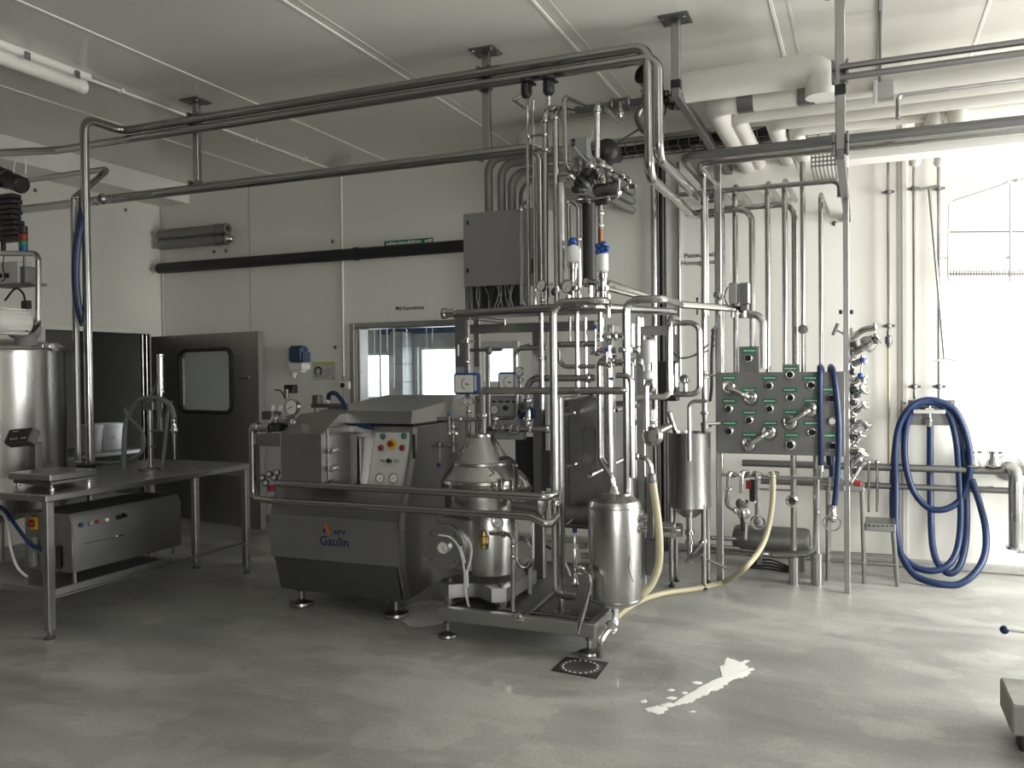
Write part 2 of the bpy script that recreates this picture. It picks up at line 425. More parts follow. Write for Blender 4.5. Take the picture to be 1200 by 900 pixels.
# ceiling: panels with joint profiles that run towards the back wall
ce = MB().box((XL-.2, YF-.2, ZC+.03), (XR+.2, YB+.2, ZC+.15)).build('ceiling', 'wallcore'); tag(ce, kind='structure')
cs = [XL-.1, -5.87, -4.45, -3.073, -1.762, -.494, .694, 1.9, 3.1, XR+.1]
for a, b in zip(cs, cs[1:]):
    MB().box((a+.004, YF, ZC), (b-.004, YB, ZC+.03), .002).build('ceiling_panel', 'ceil', ce)
for x in cs[1:-1]:
    MB().box((x-.012, YF, ZC-.006), (x+.010, YB, ZC+.001), .002).build('joint_profile', 'strip', ce)
MB().box((.09, YF, ZC-.02), (.115, YB, ZC), .004).build('cable_duct', 'greyplastic', ce)
for X0 in (-3.0, -1.68, -.40):
    MB().box((X0-.008, YF, ZC-.003), (X0+.008, YB, ZC+.001)).build('joint_profile', 'ceil', ce)

# ---------------------------------------------------------------- window_1: steel frame, next room
fo = MB(); a = W(411, 378, YB); L0, R0 = a.x, H1[2]+.09; Zt = a.z-.01
def frame(mb, l, r, z0, z1, th, y0, y1, ch=.006):
    mb.box((l, y0, z0), (l+th, y1, z1), ch); mb.box((r-th, y0, z0), (r, y1, z1), ch)
    mb.box((l+th, y0, z1-th), (r-th, y1, z1), ch); mb.box((l+th, y0, z0), (r-th, y1, z0+th), ch)
frame(fo, L0, R0, Z1[0]-.06, Zt, .055, YB-.03, YB)
win1 = fo.build('window_1', 'satin'); tag(win1, 'steel framed window into the tiled next room', kind='structure')
fi = MB(); frame(fi, H1[0]-.03, H1[2]+.04, Z1[0], Z1[1]+.03, .035, YB-.015, YB+T)
fi.build('inner_frame', 'satin', win1)
MB().box((H1[0], YB+.07, Z1[0]), (H1[2], YB+.076, Z1[1])).build('pane', 'glass', win1)
f2 = MB(); frame(f2, H2[0]-.09, H2[2]+.06, H2[1]-.11, H2[3]+.07, .06, YB-.02, YB+.1)
win2 = f2.build('window_2', 'palegrey'); tag(win2, 'small window with a pale frame behind the flow meters', kind='structure')
MB().box((H2[0], YB+.07, H2[1]), (H2[2], YB+.076, H2[3])).build('pane', 'glass', win2)
# next room
YN = 10.2
n1a = W(423, 414, YN); n1b = W(456, 468, YN); n2a = W(489, 407, YN); n2b = W(534, 472, YN); n3a = W(560, 400, YN); n3b = W(610, 455, YN)
NH = [(n1a.x, n1b.z, n1b.x, n1a.z), (n2a.x, n2b.z, n2b.x, n2a.z), (n3a.x, n3b.z, n3b.x, n3a.z)]
nb = W(425, 393, YN); zb0 = nb.z; zb1 = zb0+.16
nw = wallmesh(MB(), (-6.6, 0), (-1.6, 3.0), NH, 'Y', YN, YN+.2).build('wall_far', 'tile'); tag(nw, kind='structure')
for h in NH:
    mb = MB(); frame(mb, h[0], h[2], h[1], h[3], .035, YN+.06, YN+.12); fr_ = mb.build('sash', 'white', nw)
    MB().box((h[0]+.03, YN+.085, h[1]+.03), (h[2]-.03, YN+.09, h[3]-.03)).build('pane', 'glass', fr_)
x = -6.3
while x < -2.2:
    MB().box((x, YN-.012, zb0), (x+.146, YN, zb1), .004).build('blue_tile', 'bluetile', nw); x += .15
tag(MB().box((-6.6, YB+T, -.1), (-1.6, YN+.2, 0)).build('floor_next_room', 'floor'), kind='structure')
tag(MB().box((-6.6, YB+T, 3.0), (-1.6, YN+.2, 3.1)).build('ceiling_next_room', 'white'), kind='structure')
tag(MB().box((-6.7, YB+T, 0), (-6.6, YN+.2, 3.0)).build('wall_next_left', 'tile'), kind='structure')
tag(MB().box((-1.6, YB+T, 0), (-1.5, YN+.2, 3.0)).build('wall_next_right', 'tile'), kind='structure')
# tiled pillar between the next room's windows
ca = W(457, 392, 9.9); cb = W(470, 392, 9.9)
pil = MB().box((ca.x, 9.9, 0), (cb.x, YN, zb0+.02)).build('tiled_pillar', 'palegrey'); tag(pil, kind='structure')
w_ = (cb.x-ca.x); z = .0
while z < zb0-.1:
    h_ = min(.235, zb0+.015-z)
    MB().box((ca.x+.006, 9.885, z+.006), (cb.x-.006, 9.9, z+h_), .004).build('tile', 'tile', pil)
    MB().box((cb.x, 9.906, z+.006), (cb.x+.012, YN-.006, z+h_), .004).build('tile', 'tile', pil)
    z += .245
for i, (px, y0, y1) in enumerate([(428, 380, 480), (438, 380, 414), (445, 380, 470), (453, 380, 412), (461, 380, 455)]):
    Yp = 9.3
    a = W(px, y0, Yp); b = W(px, y1, Yp); z1 = 3.0
    tag(MB().cyl((a.x, Yp, z1), (a.x, Yp, max(b.z, .0) if i != 0 else 0.), .012, n=8).build('drop_pipe', 'pipe'), 'thin vertical steel pipe hanging in the tiled next room', 'pipe', 'drop pipes in the next room')

# ---------------------------------------------------------------- room behind the doorway
X2 = XL-T-2.6
tag(MB().box((X2-.1, 4.6, -.1), (XL-T, 8.6, 0)).build('floor_side_room', 'floor'), kind='structure')
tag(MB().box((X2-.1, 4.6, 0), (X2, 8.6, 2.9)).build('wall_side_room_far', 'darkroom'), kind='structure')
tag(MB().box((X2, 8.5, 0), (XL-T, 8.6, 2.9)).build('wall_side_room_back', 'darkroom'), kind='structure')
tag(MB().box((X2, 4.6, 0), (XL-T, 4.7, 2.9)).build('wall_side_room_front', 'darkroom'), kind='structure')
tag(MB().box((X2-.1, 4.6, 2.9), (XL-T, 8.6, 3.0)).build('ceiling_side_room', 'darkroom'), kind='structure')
# steel strips on the far jamb
for k in range(2):
    MB().box((XL-.02-k*.05, DH[2]-.02-k*.008, 0), (XL-.045-k*.05, DH[2]-.002, DH[3]), .003).build('jamb_strip', 'pipe', t1)

# ---------------------------------------------------------------- door leaf swung open
A = Vector((XL+.05, df.y-.06, 0)); B = Vector((-5.60, 6.80, 0)); u = (B-A); Lw = u.length; u.normalize(); nrm = Vector((u.y, -u.x, 0))
R = Matrix(((u.x, -nrm.x, 0, A.x), (u.y, -nrm.y, 0, A.y), (0, 0, 1, 0), (0, 0, 0, 1)))    # local x along leaf, y into the leaf (away from camera)
dz0 = .03; dz1 = 2.03
def onleaf(px, py):
    d = ray(px, py); t = (A-CAM).dot(nrm)/d.dot(nrm); p = CAM+d*t; return (p-A).dot(u), p.z
q0 = onleaf(211, 411); q1 = onleaf(272, 484)
gx0, gx1, gz0, gz1 = q0[0], q1[0], q1[1], q0[1]
d1 = thing('door_1', 'dark stamped steel door leaf with round cornered window, swung open', None, A, kind='structure')
mb = MB()
for (u0, v0, u1, v1) in rects((0, dz0), (Lw, dz1), [(gx0, gz0, gx1, gz1)], 'Y'):
    mb.box((u0, 0, v0), (u1, .06, v1), 0, R)
mb.build('leaf_sheet', 'stamped', d1)
def rrect(x0, x1, z0, z1, r, n=6):
    ps = []
    for (cx, cz, a0) in ((x1-r, z1-r, 0), (x0+r, z1-r, 90), (x0+r, z0+r, 180), (x1-r, z0+r, 270)):
        for k in range(n+1):
            a = math.radians(a0+90*k/n); ps.append(Vector((cx+r*math.cos(a), 0, cz+r*math.sin(a))))
    return ps
ps = [R @ (p+Vector((0, -.004, 0))) for p in rrect(gx0, gx1, gz0, gz1, .09)]
MB().sweep(ps, .022, 8, closed=True).build('gasket', 'rubber', d1)
mb = MB()                                                   # corner fillets of the window opening
for (cx, cz, sx, sz) in ((gx0, gz0, 1, 1), (gx1, gz0, -1, 1), (gx1, gz1, -1, -1), (gx0, gz1, 1, -1)):
    r = .09; arc = [Vector((cx+sx*r-sx*r*math.cos(math.pi/2*k/6), 0, cz+sz*r-sz*r*math.sin(math.pi/2*k/6))) for k in range(7)]
    poly = [R @ p for p in [Vector((cx, 0, cz))]+arc]
    mb.prism(poly, (0, 0, 0), -nrm*.055)
mb.build('corner_plate', 'stamped', d1)
MB().box((gx0, .02, gz0), (gx1, .028, gz1), 0, R).build('pane', 'glass', d1)
MB().box((Lw-.012, -.004, dz0), (Lw+.004, .064, dz1), .002, R).build('edge_strip', 'dull', d1)
mb = MB(); mb.box((Lw-.28, -.03, 1.55), (Lw-.12, -.005, 1.575), .004, R); mb.build('pull_handle', 'dull', d1)
# ================================================================ overhead pipework and hangers
YH = 5.15
def hanger(px, ybot, label, band=None):
    p = W(px, 200, YH); zb = W(px, ybot, YH).z
    h = thing('ceiling_hanger', label, 'hanger', (p.x, YH, zb))
    s = .027
    MB().box((p.x-s, YH-.02+.03, zb), (p.x+s, YH+.05, ZC-.012), .004).build('channel', 'satin', h)
    pl = MB().box((p.x-.09, YH-.06, ZC-.012), (p.x+.09, YH+.11, ZC), .003).build('ceiling_plate', 'dull', h)
    for sx in (-1, 1):
        for sy in (-1, 1): MB().cyl((p.x+sx*.065, YH+.025+sy*.06, ZC-.022), (p.x+sx*.065, YH+.025+sy*.06, ZC-.012), .011, n=6).build('bolt', 'chrome', pl)
    if band:
        z = W(px, band, YH).z; MB().box((p.x-s-.003, YH+.006, z-.03), (p.x+s+.003, YH+.054, z+.03), .002).build('black_band', 'black', h)
    return h, p.x, zb
h2, hx2, _ = hanger(228, 222, 'galvanised hanger channel holding pipes near the fluorescent lamp')
h1, hx1, _ = hanger(569, 185, 'galvanised hanger channel above the grey control cabinet')
h3, hx3, hz3 = hanger(792, 108, 'galvanised hanger channel with black band carrying the bearer under white insulated pipes', 98)
h4, hx4, _ = hanger(985, 182, 'galvanised hanger channel with black band above the valve flow plate', 104)
# pipe clips on the hangers
for (h, hx, ys) in ((h2, hx2, (137, 149, 217)), (h1, hx1, (84, 99, 182)), (h4, hx4, (79, 89, 163, 174))):
    for y in ys:
        px = {h2: 228, h1: 569, h4: 985}[h]; z = W(px, y, YH).z
        mb = MB(); mb.box((hx-.045, YH-.035, z-.035), (hx-.028, YH+.04, z+.035), .003); mb.box((hx+.028, YH-.035, z-.035), (hx+.045, YH+.04, z+.035), .003)
        mb.build('pipe_clip', 'dull', h)
ZA = W(569, 85, YH).z-.012; ZB2 = W(569, 98, YH).z-.012; ZLO = W(569, 182, YH).z
# pipe A: from the work table up, along the ceiling and down to the wall rack
YA = YH-.03
va = W(105, 500, 4.75)
xA = W(760, 58, YA).x
P_ = [Vector((va.x, 4.75, .895)), Vector((va.x, 4.75, ZA)), Vector((va.x, YA, ZA)), Vector((xA, YA, ZA))]
zA2 = W(770, 206, YA).z
P_ += [Vector((xA, YA, zA2)), Vector((xA, 6.55, zA2)), Vector((W(845, 250, 6.55).x, 6.55, zA2))]
ptop('steel_pipe', 'long steel pipe rising from the work table, crossing under the ceiling beside the hangers', 'pipe', P_, 10, bend=.09, n=12)
# pipe B: upper second line, comes from beyond the picture
xB = W(771, 60, YA).x
P_ = [W(-60, 132, 4.85), W(68, 171, YA+.0)]
P_[0].z = P_[1].z = ZB2; P_[1].y = YA
P_ += [Vector((xB, YA, ZB2)), Vector((xB, YA, W(774, 184, YA).z)), Vector((xB, 6.55, W(774, 184, YA).z)), Vector((W(845, 232, 6.55).x, 6.55, W(774, 184, YA).z))]
ptop('steel_pipe', 'steel pipe running just below the top line from the left, dropping beside the skid', 'pipe', P_, 9, bend=.09, n=12, snap=False)
# pipe lower
xl = W(633, 180, YH-.03).x
P_ = [Vector((W(-40, 247, YH-.03).x, YH-.03, ZLO)), Vector((xl, YH-.03, ZLO)), Vector((xl, YH-.03, W(636, 338, YH-.03).z))]
ptop('steel_pipe', 'steel pipe on the hanger bottoms that bends down in front of the control cabinet', 'pipe', P_, 9.5, bend=.10, n=12)
# second riser with swan neck at the table
vb = W(91, 500, 4.85)
z1 = W(92, 232, 4.85).z; z2 = W(107, 203, 5.1).z
z2 = W(70, 206, 5.2).z; P_ = [Vector((vb.x, 4.85, .895)), Vector((vb.x, 4.85, z1)), Vector((vb.x, 5.2, z2)), Vector((W(20, 209, 5.2).x-.25, 5.2, z2))]
riser = thing('steel_riser', 'thinner steel riser beside the tall pipe on the work table, with swan neck', 'pipe', P_[0])
pipe(riser, P_, 7.5, bend=.07, snap=False)
for y in (236, 545): clampring(riser, 91, y-4, 4.85, 8)
# blue hose hanging from the riser
hp = [W(97, 234, 4.8), W(95, 255, 4.72), W(90, 290, 4.68), W(88.5, 325, 4.68), W(91, 355, 4.70), W(97, 378, 4.74)]
bh = thing('blue_hose', 'short dark blue hose hanging between the two risers at the table', 'hose', hp[-1])
MB().sweep(smoothline(hp), .029, 10).build('hose', 'blue', bh)
for q in (0, -1): MB().lathe(hp[q]-Vector((0, 0, .03)), (0, 0, 1), [(0, .018), (.015, .027), (.045, .027), (.06, .018)], 12).build('hose_fitting', 'dull', bh)
# cross coupling under the swan neck
mb = MB()
for dx in (-.10, .10): ferrule(mb, (vb.x+dx+.04, YH-.03, ZLO), (1, 0, 0), .026, .03)
mb.lathe((vb.x+.04, YH-.09, ZLO), (0, 1, 0), [(0, .03), (.02, .045), (.04, .045), (.05, .03)], 14)
tag(mb.build('pipe_coupling', 'chrome'), 'steel clamp couplings where the low pipe passes the risers', 'coupling')

# ---------------------------------------------------------------- pipes to the right of the hanger row
def xrun(name, label, cat, a, b, Y, w, m='pipe', **k):
    p = W(a[0], a[1], Y); q = W(b[0], b[1], Y); q.z = p.z = (p.z+q.z)/2
    return ptop(name, label, cat, [p, q], w, m=m, **k)
xr = 2.6
def xlong(name, label, cat, px, py, Y, w, x0, x1, m='pipe', **k):
    p = W(px, py, Y); return ptop(name, label, cat, [Vector((x0, Y, p.z)), Vector((x1, Y, p.z))], w, m=m, **k)
xlong('steel_pipe', 'upper of two steel pipes leaving the tall hanger towards the bright wall', 'pipe', 995, 77.5, YH-.03, 7.6, hx4, xr, m='dull')
xlong('steel_pipe', 'lower of two steel pipes leaving the tall hanger towards the bright wall', 'pipe', 995, 89.5, YH-.03, 7.6, hx4, xr, m='dull')
# two lines on the bearer: run right from above the wall rack
pA = W(812, 183, 5.6)
P_ = [Vector((W(800, 183, 5.6).x, 6.9, pA.z)), Vector((W(800, 183, 5.6).x, 5.6, pA.z)), Vector((xr, 5.6, pA.z))]
ptop('steel_pipe', 'dull steel pipe crossing under the white insulated pipes to the bright wall', 'pipe', P_, 9, m='dull', bend=.1)
pB = W(818, 192, 5.75)
P_ = [Vector((W(818, 192, 5.75).x, 6.6, pB.z)), Vector((W(818, 192, 5.75).x, 5.75, pB.z)), Vector((xr, 5.75, pB.z))]
ptop('steel_pipe', 'thin steel pipe with a bend just below the dull crossing pipe', 'pipe', P_, 6.5, bend=.09)
# white trunking under those lines
p = W(1000, 176, 5.95); q = W(1000, 187, 5.95)
tr_ = thing('cable_trunking', 'white plastic trunking running along under the pipes over the bright wall', 'trunking', (p.x, 5.95, q.z))
MB().box((W(988, 180, 5.95).x, 5.95, q.z), (xr, 6.13, p.z), .004).build('body', 'white', tr_)
MB().box((W(988, 180, 5.95).x-.012, 5.94, q.z-.005), (W(988, 180, 5.95).x+.03, 6.14, p.z+.005), .004).build('end_cap', 'white', tr_)
# bearers: from hanger 3 back to the wall and from hanger 4
for nm, x, z, lab in ((h3, hx3, hz3, 'steel bearer from the black banded hanger back to the wall'), (h4, hx4, W(985, 168, YH).z-.06, 'steel bearer from the tall hanger back to the bright wall')):
    mb = MB().box((x-.025, YH, z-.03), (x+.025, YB, z+.03), .004)
    tag(mb.build('bearer', 'dull'), lab, 'bearer')

# ---------------------------------------------------------------- white insulated pipes
def ins(label, pts, w, bands=(), n=16, bend=None):
    ps = [p if isinstance(p, Vector) else W(*p) for p in pts]
    r = w
    o = thing('insulated_pipe', label, 'pipe', ps[0])
    MB().sweep(fillet(ps, bend or r*1.25, 8), r, n).build('lagging', 'insul', o)
    for (c, ax) in bands: MB().cyl(c-Vector(ax)*.05, c+Vector(ax)*.05, r+.004, n=16).build('tape_band', 'dull', o)
    return o
z = W(880, 92, 5.35).z; x0 = W(808, 97, 5.35).x; x1 = W(963, 85, 5.35).x
ins('thick white insulated pipe with an elbow end beside the tall hanger', [Vector((x0-.05, 5.35, z)), Vector((x1, 5.35, z)), Vector((x1, 5.35, z-.17))], .095)
z = W(880, 117, 5.62).z; x0 = W(836, 122, 5.62).x; x1 = xr
ins('white insulated pipe with grey tape bands turning back to the wall', [Vector((x1, 5.62, z)), Vector((x0, 5.62, z)), Vector((x0, YB-.002, z))], .075,
    [(Vector((W(874, 116, 5.62).x, 5.62, z)), (1, 0, 0)), (Vector((W(945, 109, 5.62).x, 5.62, z)), (1, 0, 0))])
z = W(900, 131, 5.95).z; x0 = W(862, 137, 5.95).x
ins('slim white insulated pipe turning back between the taped pipe and a shorter one', [Vector((xr, 5.95, z)), Vector((x0, 5.95, z)), Vector((x0, YB, z))], .058)
z = W(920, 141, 6.25).z; x0 = W(907, 144, 6.25).x
ins('short legged white insulated pipe turning back over the flow plate', [Vector((xr, 6.25, z)), Vector((x0, 6.25, z)), Vector((x0, YB, z))], .062)
z = W(940, 150, 6.5).z; x0 = W(932, 151, 6.5).x
ins('white insulated pipe with the shortest leg, turning back near the cable basket', [Vector((xr, 6.5, z)), Vector((x0, 6.5, z)), Vector((x0, YB, z))], .055)
# pipe stubs rising behind the right hand trunking, and drops over the thin wall pipes
for px, py, r in ((1095, 137, .05), (1122, 130, .06)):
    p = W(px, py, 6.35)
    ins('white insulated pipe stub bending down above the white trunking', [Vector((p.x-.5, 6.35, p.z-.12)), Vector((p.x, 6.35, p.z-.12)), Vector((p.x, 6.35, p.z+.1))] if False else [Vector((p.x, 6.9, p.z)), Vector((p.x, 6.35, p.z)), Vector((p.x, 6.35, p.z-.2))], r)['group'] = 'white stubs over the bright wall'
for px in (1072, 1101):
    a = W(px, 190, 7.3); 
    o = ins('short slanted white insulated stub above a thin wall pipe', [Vector((a.x+.03, 6.75, a.z+.22)), Vector((a.x, 7.3, a.z))], .045); o['group'] = 'slanted white stubs'
# big white insulated pipe behind the skid
z = W(700, 150, 6.75).z; x0 = W(618, 168, 6.75).x
ins('big white insulated pipe under the ceiling behind the skid, bending down to the wall', [Vector((hx3+.6, 6.75, z)), Vector((x0, 6.75, z)), Vector((x0+.02, 6.75, z-.12)), Vector((x0+.55, 7.33, z-.47))], .105, bend=.17)
# the pull switch box with a rod on the ceiling at right
p = W(1036, 104, 5.5)
jb = thing('junction_box', 'small grey metal box on the rod near the bright ceiling', 'box', (p.x, 5.5, p.z))
PB(jb, 'body', 'satin', 1027, 95, 1048, 116, 5.5, .06); PB(jb, 'side_plate', 'palegrey', 1023, 94, 1028, 118, 5.49, .08)
MB().cyl((p.x-.02, 5.53, p.z), (p.x-.02, 5.53, ZC), .008, n=6).build('rod', 'dull', jb)
a = W(1052, 112, 5.5)
ptop('thin_steel_pipe', 'thin pipe with hanging valve drop next to the grey metal box', 'pipe', [Vector((a.x, 5.5, W(1050, 140, 5.5).z)), Vector((a.x, 5.5, a.z)), Vector((xr, 5.5, a.z))], 5, bend=.03)

# ---------------------------------------------------------------- cable basket and black cables near the wall top
YT = 7.1
zt = W(770, 178, YT).z; xa = W(690, 185, YT).x; xb = W(985, 168, YT).x
ct = thing('cable_tray', 'dark wire cable tray under the ceiling along the back wall', 'cable tray', ((xa+xb)/2, YT, zt))
mb = MB()
for y in (YT-.1, YT, YT+.1): mb.cyl((xa, y, zt), (xb, y, zt), .006, n=5)
for y in (YT-.13, YT+.13): mb.cyl((xa, y, zt+.07), (xb, y, zt+.07), .006, n=5)
mb.build('long_wires', 'dull', ct)
mb = MB(); x = xa
while x < xb:
    mb.sweep([(x, YT-.13, zt+.07), (x, YT-.13, zt), (x, YT+.13, zt), (x, YT+.13, zt+.07)], .005, 4); x += .09
mb.build('cross_wires', 'dull', ct)
for k in range(9):
    y = YT-.1+.025*k; ps = [Vector((xa+(xb-xa)*i/8, y+random.uniform(-.012, .012), zt+.025+random.uniform(0, .05))) for i in range(9)]
    tag(MB().sweep(smoothline(ps, 4), .012, 6).build('cable', 'black'), 'black cable lying in the dark wire tray', 'cable', 'cables in the wire tray')
# cable basket end visible over the flow plate
a = W(955, 190, 6.9); bk = thing('cable_basket', 'short end of a wire basket over the flow plate', 'cable tray', a)
mb = MB()
for i in range(8):
    x = W(951+i*4.6, 190, 6.9).x; mb.sweep([(x, 6.9, W(955, 180, 6.9).z), (x, 6.9, W(955, 196, 6.9).z), (x, YB-.004, W(955, 196, 6.9).z)], .006, 5)
for y in (181, 185, 190, 195): mb.cyl((W(950, y, 6.9).x, 6.895, W(955, y, 6.9).z), (W(984, y, 6.9).x, 6.895, W(955, y, 6.9).z), .006, n=5)
mb.build('wires', 'dull', bk)

# ---------------------------------------------------------------- fluorescent lamp and its conduit
a = W(98, 97, Z=ZC-.05); xc = a.x
lampY = a.y
lm = thing('fluorescent_lamp', 'long white fluorescent batten lamp switched off on the ceiling', 'lamp', (xc, lampY-.75, ZC-.13))
x_ = xc
MB().box((x_-.09, lampY-1.45, ZC-.05), (x_+.09, lampY, ZC), .012).build('batten', 'white', lm)
MB().sweep([Vector((x_, lampY-1.4+.06*0, ZC-.085)), Vector((x_, lampY-.04, ZC-.085))], .045, 14).build('diffuser', 'lamp_cover', lm)
MB().lathe((x_, lampY-.05, ZC-.085), (0, 1, 0), [(0, .045), (.01, .05), (.05, .05), (.06, .04)], 14).build('end_cap', 'white', lm)
for k in range(4):
    MB().box((x_+.088, lampY-.15-.38*k, ZC-.07), (x_+.1, lampY-.11-.38*k, ZC-.02), .003).build('clip', 'dull', lm)
cn = thing('ceiling_conduit', 'thin white conduit leading from the fluorescent lamp to the back wall', 'conduit', (x_, 5, ZC-.02))
MB().cyl((x_+.02, lampY+.02, ZC-.018), (x_+.02, YB-.01, ZC-.018), .011, n=8).build('tube', 'strip', cn)
for k in range(4): MB().box((x_-.005, lampY+.3+k*.75, ZC-.034), (x_+.045, lampY+.33+k*.75, ZC), .003).build('clip', 'white', cn)

# ================================================================ things on the back wall
# two grey capped tubes
gt = thing('insulated_tube', 'upper of two short grey insulated tubes on the wall with brown plugged end', 'tube', W(228, 272, 7.25))
gt2 = thing('insulated_tube', 'lower of two short grey insulated tubes on the wall with foil wrapped end', 'tube', W(228, 284, 7.25))
for o, y0, y1, xe in ((gt, 275.5, 270, 267), (gt2, 287, 282, 267)):
    yy = 7.27; a = W(187, y0, yy); b = W(xe, y1, yy); b.z = a.z; r = .058
    MB().lathe(a, (1, 0, 0), [(-.0, r*.8), (.015, r), ((b-a).x, r)], 16).build('lagging', 'greyinsul', o)
    MB().box((a.x+.3, 7.3, a.z-.015), (a.x+.33, YB, a.z+.015)).build('bracket', 'dull', o)
    for f in (.86, .97): MB().lathe(a+(b-a)*f, (1, 0, 0), [(-.025, r+.005), (.025, r+.005)], 16).build('tape', 'dull', o)
    if o == gt: MB().lathe(b, (1, 0, 0), [(0, r*.6), (.01, r*.6)], 12).build('plug', 'copper', o)
    else: MB().lathe(b, (1, 0, 0), [(0, r*.9), (.03, r*.95), (.05, r*.6), (.07, r*.65), (.08, .02)], 9).build('foil_end', 'chrome', o)
a = W(187, 313, 7.25); b = W(560, 289, 7.25); zz = (a.z+b.z)/2
bp = thing('black_pipe', 'long black insulated pipe along the back wall', 'pipe', (a.x, 7.25, zz))
MB().lathe((a.x, 7.25, zz), (1, 0, 0), [(-.03, .03), (-.02, .05), (0, .06), (b.x-a.x, .06)], 16).build('lagging', 'blackpipe', bp)
MB().lathe((W(418, 298, 7.25).x, 7.25, zz), (1, 0, 0), [(-.02, .062), (-.018, .068), (.018, .068), (.02, .062)], 16).build('pipe_clamp', 'blackpipe', bp)
for px in (260, 400): MB().box((W(px, 300, 7.25).x-.012, 7.3, zz-.02), (W(px, 300, 7.25).x+.012, YB, zz+.02)).build('bracket', 'dull', bp)
# green sign above it
sg = thing('green_sign', 'narrow dark green sign with pale lettering above the black wall pipe', 'sign', W(478, 285, YB-.012))
lo, hi, _ = pbox(450, 280.5, 507, 289, YB-.012, .012, .002); MB().box(lo, hi, .002).build('plate', 'green', sg)
mb = MB(); x = lo.x+.03
while x < hi.x-.05:                                   # illegible pale strokes of the print
    l = random.choice([.02, .035, .05]); 
    if random.random() < .85: MB().box((x, YB-.0135, lo.z+.03), (x+l-.008, YB-.012, lo.z+.03+random.choice([.022, .03]))).build('print', 'printwhite', sg)
    x += l
# room signs
def roomsign(px, py, lines, w, h, size, label):
    p = W(px, py, YB-.004); s = thing('room_sign', label, 'sign', p)
    MB().box((p.x-w/2, YB-.004, p.z-h/2), (p.x+w/2, YB-.0005, p.z+h/2)).build('sheet', 'wall', s)
    for i, t in enumerate(lines): text(s, t, (p.x, YB-.0052, p.z+(len(lines)-1)*size*.55-i*size*1.1), size, 'ink')
roomsign(480, 361, ['Milchannahme'], .46, .17, .057, 'paper sign reading Milchannahme above the window')
roomsign(824, 303, ['Pasteurisation', 'Homogenisation'], .46, .3, .058, 'paper sign with two lines about pasteurising behind the riser pipes')
# dispenser
ds = thing('soap_dispenser', 'wall dispenser with dark blue translucent top and white base', 'dispenser', W(346, 441, 7.3))
PB(ds, 'backplate', 'white', 338, 406, 357, 436, 7.385, .014, .01)
PB(ds, 'container', 'skyblueplastic', 336, 405, 354, 425, 7.25, .13, .03); PB(ds, 'side_cap', 'skyblueplastic', 350, 412, 356.5, 425, 7.26, .12, .015)
PB(ds, 'base', 'white', 337, 425, 355, 434, 7.24, .14, .015)
mb = MB(); p = W(344, 434, 7.3); mb.lathe(p, (0, 0, -1), [(0, .05), (.02, .045), (.05, .03), (.075, .025)], 12); mb.build('nozzle', 'white', ds)
PB(ds, 'lever', 'white', 338, 434, 353, 436.5, 7.2, .1, .008)
# notice
nt_ = thing('wash_notice', 'paper notice with yellow heading and dark round emblem beside the dispenser', 'notice', W(380, 434, YB-.004))
PB(nt_, 'sheet', 'palegrey', 366.5, 424, 393, 445.5, YB-.004, .003, 0)
PB(nt_, 'heading', 'paleyellow', 367.5, 424, 392.5, 428, YB-.0055, .002, 0)
c = W(373, 435, YB-.006); mb = MB()
arc = [c+Vector((math.cos(a), 0, math.sin(a)))*.042 for a in [math.radians(-60+300*k/14) for k in range(15)]]
mb.sweep(arc, .011, 5); mb.build('emblem', 'ink', nt_)
mb = MB()
for i, (x0, x1) in enumerate([(380, 389), (380, 391), (381, 387), (380, 390)]):
    lo, hi, _ = pbox(x0, 432+i*2.2, x1, 432.9+i*2.2, YB-.0052, .001); MB().box(lo, hi).build('print', 'greyplastic', nt_)
lo, hi, _ = pbox(367, 440.5, 384, 441.5, YB-.0052, .001); MB().box(lo, hi).build('print', 'greyplastic', nt_); lo, hi, _ = pbox(389, 442.5, 392, 444.5, YB-.0052, .001); MB().box(lo, hi).build('print', 'greyplastic', nt_)
# round wall socket with conduit
sk = thing('wall_socket', 'pale surface socket with black round centre under a conduit by the window', 'socket', W(403, 456, 7.38))
PB(sk, 'housing', 'white', 397.5, 447, 409, 456, 7.345, .055, .008)
p = W(401.5, 451.5, 7.345); MB().lathe(p, (0, -1, 0), [(-.005, .026), (.006, .026), (.008, .02)], 16).build('socket_ring', 'black', sk)
p = W(403, 446, 7.38); zt_ = W(403, 205, 7.38).z
MB().cyl((p.x, 7.38, p.z), (p.x, 7.38, p.z+.05), .014, n=8).build('gland', 'greyplastic', sk)
MB().cyl((p.x, 7.38, p.z+.05), (p.x, 7.38, zt_), .011, n=8).build('conduit', 'wall', sk)
PB(sk, 'conduit_bracket', 'dull', 384, 199, 408, 203, 7.34, .05, .003)
# bolt heads of the panel fixings
for (px, py) in [(393, 407), (147, 246), (390, 283), (251, 295), (265, 294), (1199-560, 420), (978, 262)]:
    if px == 147: continue
    p = W(px, py, YB); tag(MB().lathe(p, (0, -1, 0), [(0, .02), (.006, .02), (.014, .01), (.016, .003)], 10).build('panel_bolt', 'dull'), 'small round bolt head fixing the pale wall panel', 'bolt', 'panel fixing bolts')
for (py, pz) in [(41, 223), (147, 246)]:
    p = W(py, pz, X=XL); tag(MB().lathe(p, (1, 0, 0), [(0, .02), (.006, .02), (.014, .01), (.016, .003)], 10).build('panel_bolt', 'dull'), 'small round bolt head on the wall above the doorway', 'bolt', 'bolts above the doorway')
